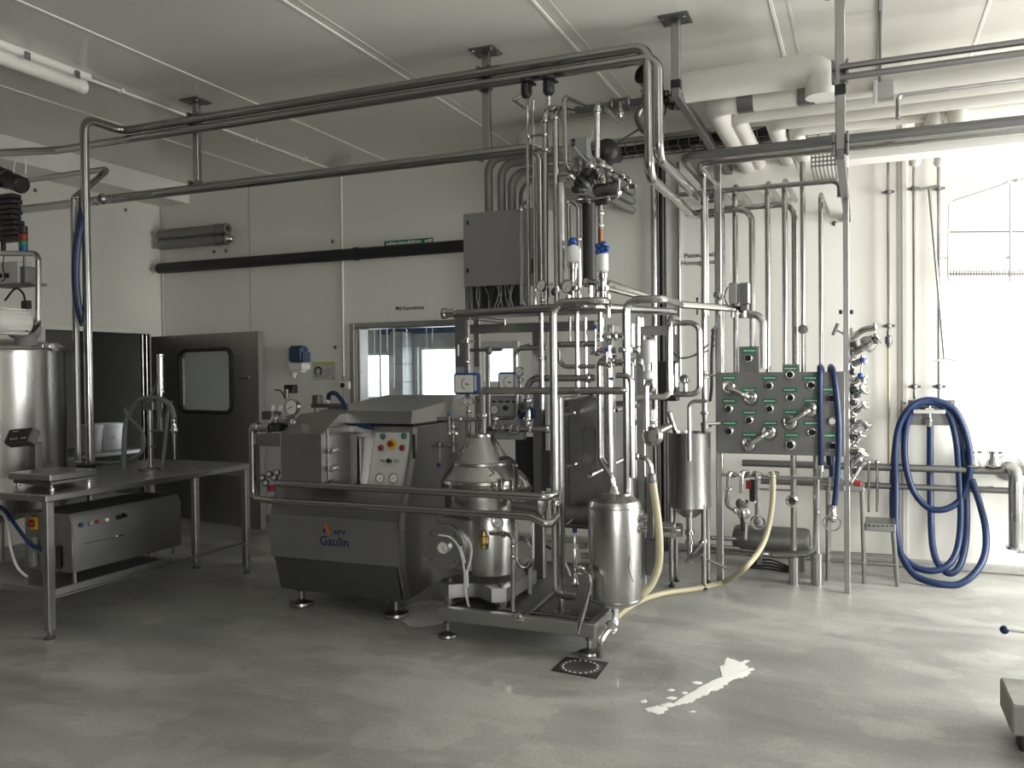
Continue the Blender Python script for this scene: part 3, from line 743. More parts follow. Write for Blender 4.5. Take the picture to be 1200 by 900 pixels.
# ================================================================ work table and what stands on it
TX0, TX1, TY0, TY1, TZ = -5.62, -4.525, 3.56, 5.43, .885
tb = thing('work_table', 'long stainless steel work table with lower shelf', 'table', ((TX0+TX1)/2, (TY0+TY1)/2, 0))
MB().box((TX0, TY0, TZ-.045), (TX1, TY1, TZ), .006).build('tabletop', 'satin', tb)
for x in (TX1-.045, -5.09, TX0+.045):
    for y in (TY0+.045, TY1-.06):
        lg = MB().box((x-.025, y-.025, .055), (x+.025, y+.025, TZ-.045), .004).build('leg', 'satin', tb)
        MB().lathe((x, y, 0), (0, 0, 1), [(0, .03), (.012, .032), (.02, .02), (.03, .012), (.055, .012)], 12).build('foot', 'dull', lg)
zs = .30
MB().box((TX0+.05, TY0+.07, zs-.045), (TX1-.03, TY1-.9, zs), .004).build('shelf', 'sheet', tb)
MB().box((TX1-.07, TY0+.07, zs-.055), (TX1-.02, TY1-.085, zs-.045)).build('shelf_rail', 'sheet', tb)
MB().box((TX0+.07, TY1-.075, TZ-.1), (TX1-.07, TY1-.05, TZ-.045)).build('apron', 'sheet', tb)
# --- steel machine chest on the shelf
cx0, cx1, cy0, cy1 = -5.03, -4.61, 3.80, 4.72; cz0 = .355; cz1 = .725
ch = thing('machine_chest', 'low stainless machine chest with push buttons on the table shelf', 'machine', ((cx0+cx1)/2, cy0, zs))
mb = MB(); pr_ = [Vector((cx0, 0, cz0)), Vector((cx1, 0, cz0)), Vector((cx1, 0, cz1-.05)), Vector((cx1-.03, 0, cz1)), Vector((cx0+.03, 0, cz1)), Vector((cx0, 0, cz1-.05))]
mb.prism(pr_, (0, cy0+.012, 0), (0, cy1, 0)); mb.build('body', 'dull', ch)
MB().prism([p*1 for p in pr_], (0, cy0, 0), (0, cy0+.010, 0)).build('end_plate', 'satin', ch)
for x in (cx0+.12, cx1-.03):
    for y in (cy0+.04, cy1-.05): MB().cyl((x, y, zs), (x, y, cz0), .012, n=8).build('foot', 'chrome', ch)
def sidept(px, py): return W(px, py, X=cx1)
mb0 = None
for (px, py, m, r) in ((94, 615, 'inkblue', .014), (105, 613, 'greyplastic', .013), (113, 611, 'red', .012), (124, 609, 'printwhite', .012)):
    p = sidept(px, py); MB().lathe(p, (1, 0, 0), [(0, r), (.015, r), (.018, r*.7)], 12).build('push_button', m, ch)
for px, py in ((138, 606), (144, 604)):
    p = sidept(px, py); MB().lathe(p, (1, 0, 0), [(0, .018), (.02, .015), (.03, .012)], 12).build('rotary_knob', 'black', ch)
a = sidept(100, 637); b = sidept(145, 628)
MB().box((cx1-.002, a.y, a.z-.002), (cx1+.002, b.y, a.z+.002)).build('drawer_gap', 'ink', ch)
p = sidept(139, 627); MB().box((cx1, p.y-.03, p.z-.008), (cx1+.02, p.y+.03, p.z+.008), .004).build('latch', 'chrome', ch)
p = W(41, 613, cy0); sw = MB().box((p.x-.035, cy0-.012, p.z-.04), (p.x+.03, cy0, p.z+.04), .004).build('switch_plate', 'yellow', ch)
MB().lathe((p.x-.01, cy0-.012, p.z), (0, -1, 0), [(0, .026), (.02, .022), (.03, .012)], 14).build('red_handle', 'red', sw)
p = W(42, 650, cy0); MB().box((p.x-.025, cy0-.03, cz0+.02), (p.x+.02, cy0, p.z+.12), .004).build('cable_duct', 'greyplastic', ch)
p = W(53, 645, cy0-.03); gl = MB(); gl.lathe(p, (-1, 0, 0), [(-.03, .02), (0, .028), (.04, .028), (.05, .018), (.1, .016)], 12); gl.build('hose_coupling', 'chrome', ch)
p = W(70, 650, cy0-.004); mb = MB(); mb.box((p.x-.02, cy0-.02, p.z-.09), (p.x+.01, cy0, p.z+.06), .008); mb.build('cable_gland_strip', 'rubber', ch)
# hoses hanging in front of the chest
hp = [W(-15, 585, 3.85), W(5, 598, 3.75), W(20, 618, 3.70), W(36, 638, 3.72), W(50, 645, 3.75)]
tag(MB().sweep(smoothline(hp), .012, 8).build('air_hose', 'blue'), 'thin blue air hose plugged into the machine chest', 'hose')
hp = [W(-15, 590, 3.9), W(6, 606, 3.78), W(12, 640, 3.73), W(20, 664, 3.73), W(32, 676, 3.76)]
tag(MB().sweep(smoothline(hp), .009, 8).build('cable', 'printwhite'), 'white cable looping down to the machine chest', 'cable')

# --- platform scale
sc = thing('platform_scale', 'bench scale with steel platform and tilted black display', 'scale', (-4.87, 3.9, TZ))
sx0, sx1, sy0, sy1 = -5.06, -4.675, 3.71, 4.06
MB().box((sx0, sy0, TZ+.055), (sx1, sy1, TZ+.10), .006).build('platform', 'satin', sc)
MB().box((sx0+.02, sy0+.02, TZ+.03), (sx1-.02, sy1-.02, TZ+.053), .004).build('base_frame', 'dull', sc)
for x in (sx0+.05, sx1-.03):
    for y in (sy0+.03, sy1-.04): MB().lathe((x, y, TZ), (0, 0, 1), [(0, .016), (.012, .016), (.014, .008), (.035, .008)], 10).build('foot', 'chrome', sc)
p = W(28, 545, 4.0); cxm = p.x
MB().box((cxm-.028, 4.07, TZ+.02), (cxm+.028, 4.12, W(28, 518, 4.09).z), .004).build('column', 'dull', sc)
MB().box((cxm-.06, 4.04, TZ+.03), (cxm+.06, 4.12, TZ+.06), .004).build('column_foot', 'rubber', sc)
hc = W(26, 512, 4.05); Rm = Matrix.Translation(hc) @ Matrix.Rotation(math.radians(-32), 4, 'X') @ Matrix.Rotation(math.radians(-6), 4, 'Y')
hd = MB().box((-.115, -.03, -.06), (.115, .04, .055), .01, Rm).build('display_head', 'dull', sc)
MB().box((-.108, -.034, -.052), (.108, -.029, .048), .002, Rm).build('display_face', 'black', hd)
for i, x in enumerate((-.05, -.025, 0, .055, .08)): MB().box((x-.008, -.038, -.038), (x+.008, -.033, -.026), .002, Rm).build('key', 'palegrey', hd)
MB().box((-.07, -.0355, .025), (-.01, -.0335, .031), 0, Rm).build('print_line', 'palegrey', hd)
# power adapter with label
ad = thing('scale_adapter', 'small black adapter block behind the scale', 'adapter', W(100, 553, Z=TZ)); p = W(100, 553, Z=TZ)
MB().box((p.x-.05, p.y-.04, TZ), (p.x+.05, p.y+.05, TZ+.055), .006).build('body', 'black', ad)
MB().box((p.x-.03, p.y-.02, TZ+.055), (p.x+.03, p.y+.03, TZ+.075), .004).build('lid', 'dull', ad)
hp = [W(95, 545, 4.55), W(75, 543, 4.55), W(62, 548, 4.5), W(60, 556, 4.4)]
for q in hp: q.z = TZ+.012
tag(MB().sweep(smoothline(hp), .012, 8).build('cable', 'rubber'), 'black cable lying on the work table behind the scale', 'cable')
# --- filling lance
fl = thing('filling_lance', 'filling lance stand with vertical cylinder, valves and curled hose on the table', 'filler', (W(176, 552, Z=TZ).x, 4.78, TZ))
YL = 4.78
def fp(nm, pts, r, m='pipe', sm=True):
    ps = [W(p[0], p[1], YL+(p[2] if len(p) > 2 else 0)) for p in pts]
    return MB().sweep(smoothline(ps) if sm and len(ps) > 2 else ps, r, 10).build(nm, m, fl)
xL = W(176, 500, YL).x
MB().cyl((xL, YL, TZ), (xL, YL, W(174, 470, YL).z), .016, n=12).build('stand_tube', 'pipe', fl)
MB().lathe((xL, YL, TZ), (0, 0, 1), [(0, .09), (.01, .09), (.014, .02)], 18).build('stand_foot', 'dull', fl)
z0 = W(176, 476, YL).z; MB().box((xL-.05, YL-.03, z0-.03), (xL+.06, YL+.03, z0+.04), .006).build('head_block', 'dull', fl)
xc_ = W(188, 440, YL).x
MB().lathe((xc_, YL, W(188, 460, YL).z), (0, 0, 1), [(0, .024), (.015, .024), (.02, .019), (W(188, 418, YL).z-W(188, 460, YL).z, .019), (W(188, 418, YL).z-W(188, 460, YL).z+.005, .024), (W(188, 415, YL).z-W(188, 460, YL).z, .024)], 14).build('air_cylinder', 'chrome', fl)
MB().cyl((xc_, YL, W(188, 460, YL).z), (xc_, YL, W(189, 506, YL).z), .010, n=8).build('piston_rod', 'chrome', fl)
MB().cyl((W(183, 415, YL).x, YL+.01, W(183, 415, YL).z), (W(183, 415, YL).x, YL+.01, W(183, 505, YL).z), .006, n=6).build('guide_rod', 'pipe', fl)
for y in (505, 523, 548): MB().box((xL-.035, YL-.012, W(176, y, YL).z-.006), (W(190 if y != 523 else 181, y, YL).x+.01, YL+.012, W(176, y, YL).z+.006), .002).build('cross_bar', 'dull', fl)
fp('hose', [(145, 550), (146, 510), (149, 492), (160, 472), (174, 466), (190, 468), (201, 478), (204, 490)], .019, 'clearhose')
fp('hose', [(204-4, 470, .05), (196, 490, .05), (193, 520, .05), (190, 546, .05)], .015, 'clearhose')
fp('thin_hose', [(112, 542, .1), (140, 542, .05), (160, 535), (169, 522), (166, 505), (152, 490), (146, 480)], .014, 'clearhose')
fp('air_line', [(178, 462), (183, 450), (185, 440)], .006, 'clearhose')
xn = W(204, 495, YL).x
MB().lathe((xn, YL, W(204, 538, YL).z), (0, 0, 1), [(0, .005), (.01, .007), (.19, .014), (.2, .022), (.22, .024), (.24, .016), (.27, .016), (.275, .022), (.30, .022)], 12).build('nozzle', 'chrome', fl)
z = W(204, 505, YL).z; MB().box((xn-.04, YL-.01, z-.004), (xn+.03, YL+.01, z+.006), .002).build('nozzle_lever', 'pipe', fl)

# ================================================================ mixing vat at the edge
vr = .52; vx = W(42, 480, 4.6).x - vr*.93; vy = 4.6
vt = thing('mixing_vat', 'tall stainless mixing vat with motor, rail and signal tower on top', 'vat', (vx, vy, 0))
zr = W(42, 411, 4.6).z
MB().lathe((vx, vy, 0), (0, 0, 1), [(.42, .04), (.5, vr*.7), (.56, vr), (zr, vr)], 40).build('vessel', 'bright', vt)
for a in (40, 140, 220, 320):
    c, s = math.cos(math.radians(a))*vr*.8, math.sin(math.radians(a))*vr*.8
    MB().cyl((vx+c, vy+s, 0), (vx+c, vy+s, .6), .03, n=10).build('leg', 'satin', vt)
ld = MB().lathe((vx, vy, zr), (0, 0, 1), [(0, vr+.03), (.03, vr+.03), (.034, vr+.0), (.07, vr*.9), (.10, .2)], 40).build('lid', 'satin', vt)
xe = W(61, 406, 4.3).x; ze = W(61, 406, 4.3).z
MB().cyl((vx-.2, 4.3, ze), (xe, 4.3, ze), .014, n=8).build('lid_bar', 'pipe', vt)
for px in (52, 60): mb = MB(); ferrule(mb, W(px, 406, 4.3), (1, 0, 0), .018, .03); mb.build('bar_clamp', 'chrome', vt)
# hand rail
pipe(vt, [W(-40, 297, 4.4), W(41, 297, 4.4), W(45, 303, 4.4), W(45, 378, 4.4), W(38, 387, 4.4), W(30, 389, 4.4)], 6.5, name='rail', snap=False, bend=.05)
# signal tower
a = W(27.5, 297, 4.45); zt0 = a.z; zs_ = [297, 289, 282, 274.5, 265]; ms = ['blueknob', 'green', 'red', 'black']
for i in range(4):
    z0 = W(27.5, zs_[i], 4.45).z; z1 = W(27.5, zs_[i+1], 4.45).z
    MB().lathe((a.x, 4.45, z0), (0, 0, 1), [(0, .029), (.004, .032), (z1-z0-.004, .032), (z1-z0, .029)], 16).build('signal_segment', ms[i], vt)
MB().cyl((a.x+.01, 4.45, W(30, 332, 4.45).z), (a.x+.01, 4.45, zt0), .01, n=8).build('signal_post', 'dull', vt)
PB(vt, 'control_box', 'palegrey', -14, 307, 21, 333, 4.4, .12, .006); PB(vt, 'control_box_side', 'dull', 21, 312, 30, 333, 4.42, .1, .004)
for px in (1, 9): MB().lathe(W(px, 323, 4.4), (0, -1, 0), [(0, .018), (.02, .018), (.025, .012)], 12).build('push_button', 'black', vt)
PB(vt, 'bracket', 'dull', -10, 332, 36, 335, 4.4, .14, .003)
# motor and gear
mz = W(7, 377, 4.18); mo = MB().lathe((mz.x-.0, 4.18, mz.z), (.2, -1, .0), [(-.18, .07), (-.15, .095), (.1, .095), (.13, .075), (.14, .03)], 20).build('motor', 'white', vt)
for k in range(9):
    a = math.radians(-60+k*26); r = .097; c = Vector((mz.x-.0, 4.18, mz.z)) + Vector((math.cos(a), .1, math.sin(a)))*r
    MB().box((c.x-.006, 4.09, c.z-.006), (c.x+.006, 4.31, c.z+.006)).build('cooling_fin', 'white', mo)
gx = W(30, 385, 4.45); gb = MB().lathe((gx.x, 4.42, gx.z), (.1, -1, .1), [(-.12, .05), (-.1, .085), (.06, .085), (.1, .06)], 18).build('gear_head', 'greyplastic', vt)
MB().lathe((gx.x, 4.45, W(30, 410, 4.45).z), (0, 0, 1), [(0, .09), (.05, .085), (.12, .06)], 16).build('gear_neck', 'greyplastic', vt)
MB().sweep(smoothline([W(6, 352, 4.35), W(18, 338, 4.33), (W(27, 344, 4.33)), W(29, 352, 4.33)]), .008, 6).build('motor_cable', 'rubber', vt)
MB().sweep(smoothline([W(28, 360, 4.33), W(22, 372, 4.3), W(27, 386, 4.3), W(33, 388, 4.3)]), .006, 6).build('motor_cable', 'rubber', vt)
PB(vt, 'cable_gland', 'black', 24, 352, 32, 362, 4.32, .04, .006)
# black actuator and drag chain over the vat
lf = thing('lifting_actuator', 'black cylindrical actuator with cable hung over the vat', 'actuator', W(10, 210, 4.5))
a = W(-20, 199, 4.5); b = W(26, 217, 4.5)
MB().lathe(a, (b-a), [(-.02, .05), (0, .075), ((b-a).length*.62, .075), ((b-a).length*.63, .066), ((b-a).length, .066), ((b-a).length+.01, .055)], 18).build('housing', 'black', lf)
a2 = W(-20, 214, 4.44); MB().lathe(a2, (W(6, 218, 4.44)-a2), [(0, .05), (.15, .045), (.16, .03)], 12).build('fitting', 'dull', lf)
MB().sweep(smoothline([W(16, 203, 4.4), W(18, 188, 4.4), W(24, 184, 4.4), W(30, 190, 4.4), W(30, 204, 4.4)]), .004, 6).build('cable_loop', 'printwhite', lf)
MB().cyl(W(-5, 205, 4.5), Vector((W(-5, 205, 4.5).x, 4.5, ZC)), .02, n=8).build('ceiling_rod', 'dull', lf)
dc = thing('drag_chain', 'black cable drag chain hanging over the vat rail', 'cable chain', W(8, 290, 4.55))
for k in range(9):
    y = 227+k*6.2; x = 3 + (2.5 if k > 4 else 0) + (k % 2)*1.5
    PB(dc, 'chain_link', 'black', x-9, y, x+10, y+5.6, 4.5+.01*(k % 2), .09, .006)
MB().cyl(W(4, 283, 4.55), W(4, 298, 4.55), .018, n=8).build('stem', 'black', dc)
MB().sweep(smoothline([W(5, 300, 4.38), W(3, 312, 4.37), W(6, 325, 4.37), W(2, 330, 4.37)]), .004, 6).build('cable', 'black', dc)

# ================================================================ side room behind the doorway
st = thing('side_table', 'low dark table with buckets in the room behind the doorway', 'table', (XL-.75, 6.6, 0))
zz = .72; sxA, sxB, syA, syB = XL-T-1.3, XL-T-.35, 5.9, 7.6
MB().box((sxA, syA, zz-.04), (sxB, syB, zz), .004).build('tabletop', 'dull', st)
for x in (sxA+.04, sxB-.04):
    for y in (syA+.04, syB-.04): MB().box((x-.02, y-.02, 0), (x+.02, y+.02, zz-.04)).build('leg', 'dull', st)
for k, (px, lab, mm) in enumerate(((128, 'white plastic bucket with dark print on the side room table', 'palegrey'), (104, 'grey plastic bucket beside the printed one on the side room table', 'greyplastic'))):
    c = W(px, 522, X=sxB-.3); c.z = zz
    bk = thing('bucket', lab, 'bucket', c)
    MB().lathe(c, (0, 0, 1), [(0, .125), (.01, .13), (.27, .15), (.275, .158), (.30, .158)], 22).build('tub', mm, bk)
    MB().lathe(c, (0, 0, 1), [(.30, .155), (.315, .15)], 22).build('lid', mm, bk)
    if not k:
        t = text(bk, 'ako', (c.x+.145*.80, c.y-.145*.56-.012, c.z+.16), .09, 'greyplastic', rot=(math.pi/2, 0, math.radians(62)))
# ================================================================ homogeniser
hxl, hxr = -3.725, -2.724
hm = thing('homogeniser', 'large stainless homogeniser with sloped control panel and printed front', 'machine', ((hxl+hxr)/2, 5.1, 0))
def prof(pts, x0, x1): return MB().prism([Vector((0, y, z)) for (y, z) in pts], (x0, 0, 0), (x1, 0, 0))
prof([(4.69, .128), (4.622, .360), (5.7, .360), (5.7, .128)], hxl+.03, hxr-.02).build('skirt', 'dull', hm)
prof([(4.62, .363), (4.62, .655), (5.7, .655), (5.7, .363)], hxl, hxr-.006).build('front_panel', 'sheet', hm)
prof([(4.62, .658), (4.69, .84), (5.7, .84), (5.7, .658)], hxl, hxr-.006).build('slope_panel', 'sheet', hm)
xu = W(362, 500, 4.8).x; xp = W(424, 540, 4.74).x
prof([(4.74, .842), (4.83, 1.24), (5.7, 1.24), (5.7, .842)], xp-.25, hxr-.006).build('control_cabinet', 'sheet', hm)
xq = W(362, 480, 5.0).x
prof([(4.80, 1.262), (4.82, 1.345), (5.72, 1.425), (5.72, 1.262)], xq+.22, hxr-.002).build('top_cover', 'satin', hm)
prof([(5.0, .842), (5.0, 1.26), (5.05, 1.30), (5.72, 1.34), (5.72, .842)], xq-.12, xp-.26).build('crank_housing', 'satin', hm)
prof([(4.87, 1.24), (4.87, 1.262), (5.68, 1.262), (5.68, 1.24)], xq+.24, hxr-.03).build('cover_gap', 'rubber', hm)
# right side panel and its folded edge
prof([(4.69, .13), (4.615, .363), (4.615, .66), (4.685, .84), (4.785, 1.10), (4.80, 1.235), (4.86, 1.235), (4.85, 1.1), (4.75, .84), (4.68, .66), (4.68, .363), (4.75, .13)], hxr-.006, hxr+.012).build('edge_fold', 'satin', hm)
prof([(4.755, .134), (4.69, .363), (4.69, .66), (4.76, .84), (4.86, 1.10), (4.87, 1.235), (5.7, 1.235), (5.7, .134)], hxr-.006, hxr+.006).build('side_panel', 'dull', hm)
p = W(485, 527, X=hxr+.012); MB().box((hxr+.012, p.y-.01, p.z-.06), (hxr+.02, p.y+.012, p.z+.1), .004).build('side_slot', 'rubber', hm)
# feet
for (x, y) in ((-3.58, 4.76), (-2.83, 4.76), (-3.58, 5.6), (-2.83, 5.6)):
    f = MB(); f.lathe((x, y-.0, 0), (0, 0, 1), [(0, .075), (.012, .085), (.03, .082), (.042, .03), (.05, .022), (.12, .022)], 22); ft = f.build('foot', 'satin', hm)
    MB().lathe((x, y, .108), (0, 0, 1), [(0, .042), (.026, .05)], 8).build('foot_nut', 'dull', ft)
# control plate on the slope
n_ = Vector((0, -(1.24-.842), (4.83-4.74))).normalized(); p0 = Vector((0, 4.74, .842))
def oncp(px, py, off=0.):
    d = ray(px, py); t = (p0+n_*off-CAM).dot(n_)/d.dot(n_); return CAM+d*t
cq = [oncp(*q) for q in ((441, 507), (483, 507), (473, 570), (432, 570))]
cp = MB().prism(cq, n_*.001, n_*.010).build('control_plate', 'palegrey', hm); MAT['cplate'] = MAT['palegrey']
cq2 = [oncp(*q) for q in ((424, 509), (440, 508), (431, 571), (423, 571))]
MB().prism(cq2, n_*.001, n_*.006).build('cover_plate', 'satin', hm)
for (px, py, m) in ((449.5, 511.5, 'green'), (474, 511, 'green'), (447, 525, 'red'), (472, 525, 'red')):
    p = oncp(px, py, .01); b_ = MB().lathe(p, n_, [(0, .020), (.008, .022), (.01, .018)], 14).build('button_ring', 'dull', cp)
    MB().lathe(p, n_, [(.008, .016), (.022, .016), (.026, .012)], 14).build('push_button', m, hm)
p = oncp(459.5, 520.5, .01); MB().lathe(p, n_, [(0, .037), (.004, .037)], 20).build('stop_ring', 'yellow', cp)
es = MB().lathe(p, n_, [(.004, .013), (.02, .013), (.022, .021), (.034, .019), (.038, .01)], 16).build('stop_button', 'red', hm)
for i, px in enumerate((450, 457.5, 466)):
    p = oncp(px, 540.5, .01); MB().lathe(p, n_, [(0, .012), (.02, .011), (.03, .016), (.04, .008)] if i == 1 else [(0, .012), (.02, .009), (.035, .006)], 12).build('selector_knob', 'black' if i == 1 else 'chrome', cp)
for px, nd in ((446, 1.2), (462, .6)): gauge(hm, oncp(px, 560.5, .012), .032, n_, needle=nd)
# plunger housing (left box) and valve box
Yp = 4.50
a = W(329, 508, Yp); b = W(377, 565, Yp); xA_, xB_ = a.x, b.x; zt_, zb_ = a.z, b.z
bk = W(390, 489, 4.78)
prof([(Yp, zb_), (Yp, zt_), (4.72, zt_+.12), (5.02, zt_+.12), (5.02, zb_)], xA_, xB_).build('plunger_housing', 'sheet', hm)
MB().box((xB_+.002, 4.56, zb_+.002), (xB_+.012, 4.73, zt_+.04), .003).build('housing_flange', 'satin', hm)
# valve block to its right, turned a little
q = [W(390, 509, 4.62), W(419, 507, 4.70), W(420, 562, 4.70), W(396, 567, 4.60)]
zz0 = q[3].z; zz1 = q[0].z; c0 = Vector((q[0].x, 4.60, 0)); c1 = Vector((q[1].x, 4.615, 0))
mb = MB(); mb.prism([Vector((c0.x, c0.y, zz0)), Vector((c1.x, c1.y, zz0)), Vector((c1.x, 4.95, zz0)), Vector((c0.x, 4.95, zz0))], (0, 0, 0), (0, 0, zz1-zz0)); mb.build('valve_block', 'sheet', hm)
for y in (528, 549):
    p = W(390, y, 4.58); MB().lathe(p, (0, -1, 0), [(-.04, .012), (0, .014), (.01, .022), (.028, .022), (.034, .012)], 14).build('bolt_knob', 'chrome', hm)
x3 = W(423, 540, 4.72).x; MB().box((x3, 4.70, W(423, 568, 4.72).z), (x3+.012, 4.9, W(423, 513, 4.72).z), .002).build('block_flange', 'satin', hm)
# high pressure block, gauge and connectors on the left
PB(hm, 'pressure_block', 'satin', 300, 508, 329, 523, 4.62, .14, .006); PB(hm, 'pressure_block', 'dull', 306, 482, 319, 492, 4.66, .1, .006)
g = gauge(hm, W(343, 477, 4.62), .055, (-.1, -1, .05), needle=.4)
MB().cyl(W(343, 487, 4.64), W(343, 505, 4.66), .016, n=10).build('gauge_stem', 'dull', hm)
MB().lathe(W(296, 501, 4.56), (1, 0, 0), [(0, .028), (.03, .028), (.032, .038), (.055, .038), (.057, .028), (.12, .026), (.122, .034), (.15, .034)], 16).build('union', 'chrome', hm)
MB().lathe(W(320, 492, 4.58), (1, 0, 0), [(0, .025), (.02, .034), (.05, .034), (.055, .022), (.1, .022), (.105, .03), (.13, .03)], 14).build('relief_valve', 'chrome', hm)
PB(hm, 'relief_body', 'rubber', 318, 490, 327, 506, 4.6, .1, .006)
for px in (317, 326): PB(hm, 'fitting', 'printwhite', px, 475, px+3, 482, 4.62, .02, .003)
mb = MB(); mb.cyl(W(336, 470, 4.64), W(336, 456, 4.64), .016, n=10); mb.build('handle_stem', 'chrome', hm)
MB().sweep(smoothline([W(322, 457, 4.62), W(328, 457.5, 4.62), W(332, 462, 4.62), W(334, 468, 4.63)]), .005, 6).build('sensor_wire', 'rubber', hm)
PB(hm, 'sensor_head', 'black', 332, 451, 344, 461, 4.66, .05, .006)
MB().cyl(W(278, 499.5, 4.6), W(300, 500, 4.6), .005, n=6).build('thin_rod', 'dull', hm)
p = W(345, 495, 4.52); MB().lathe(p, (-.3, -1, .3), [(0, .012), (.008, .022), (.02, .022), (.026, .014)], 10).build('bright_nut', 'chrome', hm)
for k, (px, py) in enumerate(((308, 560), (316, 556), (322, 560), (312, 566), (325, 554))):
    MB().lathe(W(px, py, 4.56), (.6, -1, .2), [(0, .016), (.012, .024), (.03, .024), (.04, .014)], 10).build('pipe_union', 'dull', hm)
MB().lathe(W(318, 572, 4.58), (0, 0, 1), [(-.02, .025), (.02, .03)], 12).build('red_plug', 'red', hm)
# manifold bar with three pins and blue hose
zb_m = W(388, 476, 4.95)
PB(hm, 'manifold_bar', 'dull', 364, 473, 404, 478, 4.95, .05, .004); PB(hm, 'manifold_block', 'dull', 365, 463, 373, 474, 4.95, .06, .006)
for px in (369, 385, 400): MB().cyl(W(px, 478, 4.97), W(px, 489, 4.97), .008, n=8).build('support_pin', 'chrome', hm)
MB().cyl(W(385, 474, 4.97), W(385, 466, 4.97), .014, n=10).build('hose_nipple', 'chrome', hm)
hs = [W(385, 468, 4.97), W(386, 462, 4.96), W(393, 461, 4.94), W(401, 470, 4.9), W(408, 484, 4.86), W(418, 496, 4.82), W(427, 499.5, 4.80), W(434, 500, 4.8)]
tag(MB().sweep(smoothline(hs), .016, 10).build('blue_hose', 'blue'), 'blue hose from the manifold bar to the homogeniser top', 'hose')
# logo and lettering on the front panel
def onf(px, py): return W(px, py, 4.6185)
p = onf(391.5, 635); text(hm, 'Gaulin', p, .088, 'inkblue', sx=1.02)
p = onf(398, 624.5); text(hm, 'APV', p, .048, 'inkblue', sx=1.15)
q = [onf(379.5, 613.5), onf(382.5, 613.5), onf(388, 626), onf(384, 626)]
MB().prism(q, (0, -.0006, 0), (0, .0004, 0)).build('emblem', 'inkorange', hm)
p = onf(380, 622); pts = [p+Vector((0, 0, .026))]+[p+Vector((.0115*math.cos(math.radians(a)), 0, -.004+.0115*math.sin(math.radians(a)))) for a in range(20, -220, -24)]
MB().prism(pts, (0, -.0006, 0), (0, .0004, 0)).build('drop_emblem', 'inkblue', hm)
p = W(352, 528, Yp); MB().box((p.x-.05, Yp-.0015, p.z-.004), (p.x+.07, Yp-.0002, p.z+.004)).build('faint_plate', 'satin', hm)
# U pipe on the left and the two long lines to the skid
YPp = 4.50
zu = W(480, 574.5, YPp).z; zl = W(480, 596.5, YPp).z; xE = W(641, 580, YPp).x
xs_ = W(322, 567, YPp).x
ptop('steel_pipe', 'upper of two steel pipes crossing the homogeniser front towards the separator', 'pipe', [Vector((xs_, 4.75, zu)), Vector((xs_, YPp, zu)), Vector((xE, YPp, zu)), W(651.5, 578, 4.60)], 8, bend=.06, snap=False, n=12)
xu_ = W(296, 545, 4.56).x
o = ptop('steel_pipe', 'steel pipe looping down beside the homogeniser and crossing its front below the other', 'pipe',
     [W(306, 500, 4.56), Vector((xu_, 4.56, W(296, 500, 4.56).z)), Vector((xu_, 4.56, zl)), Vector((xu_+.22, YPp, zl)), Vector((xE-.1, YPp, zl)), Vector((xE+.02, YPp, zl-.05)), W(652.5, 604, 4.60)], 8, bend=.05, snap=False, n=12)
# ================================================================ pasteuriser skid
SX0, SX1, SY0, SY1, SZ0, SZ1 = -2.35, -1.37, 4.42, 5.85, .122, .2
sk_ = thing('pasteuriser_skid', 'stainless pasteuriser skid with base frame, columns, pipework and valves', 'machine', ((SX0+SX1)/2, 5.1, 0))
S = sk_
MB().box((SX0, SY0, SZ0), (SX1, SY0+.05, SZ1), .004).build('base_beam', 'sheet', S)
MB().box((SX1-.05, SY0+.052, SZ0), (SX1, SY1, SZ1), .004).build('base_beam', 'sheet', S)
MB().box((SX0, SY0+.052, SZ0), (SX0+.05, SY1, SZ1), .004).build('base_beam', 'sheet', S)
MB().box((SX0+.052, SY1-.05, SZ0), (SX1-.052, SY1, SZ1), .004).build('base_beam', 'sheet', S)
MB().box((SX0+.052, SY0+.052, SZ1-.03), (SX1-.052, SY1-.052, SZ1-.02)).build('base_deck', 'dull', S)
MB().cyl((SX0+.35, SY0+.12, SZ1-.008), (SX1-.06, SY0+.12, SZ1-.008), .01, n=8).build('drain_rod', 'pipe', S)
for (x, y) in ((SX0+.03, 4.5), (SX1-.06, 4.5), (SX0+.03, 5.8), (SX1-.03, 5.8)):
    f = MB().lathe((x, y, 0), (0, 0, 1), [(0, .055), (.01, .062), (.022, .058), (.035, .02), (.042, .012), (.122, .012)], 18).build('foot', 'satin', S)
    MB().lathe((x, y, .085), (0, 0, 1), [(0, .022), (.02, .022)], 6).build('foot_nut', 'dull', f)
# columns and beams
def column(px0, px1, ytop, Y, zbot, m='sheet', dep=.06):
    a = W(px0, 500, Y).x; b = W(px1, 500, Y).x; zt = W((px0+px1)/2, ytop, Y).z
    return MB().box((a, Y, zbot), (b, Y+dep, zt), .006).build('column', m, S)
column(624, 636, 386, 5.35, SZ1-.02); column(706, 719, 398, 5.02, SZ1-.02, 'satin'); column(746, 756, 384, 5.52, SZ0)
column(545, 552, 372, 5.45, SZ1-.02); column(655, 659.5, 465, 4.64, SZ1-.02, 'satin', .03)
MB().lathe((W(657, 700, 4.64).x, 4.655, SZ1-.03), (0, 0, 1), [(0, .05), (.01, .05), (.015, .024), (.10, .024), (.105, .03), (.14, .03)], 14).build('post_foot', 'satin', S)
PB(S, 'cross_beam', 'sheet', 545, 378, 708, 389, 5.30, .045); PB(S, 'cross_beam', 'sheet', 740, 382, 792, 393, 5.50, .045)
xA5 = W(713, 390, 5.05).x; MB().box((xA5-.02, 5.09, W(713, 392, 5.05).z), (xA5+.02, 5.52, W(713, 380, 5.05).z), .004).build('cross_beam', 'sheet', S)
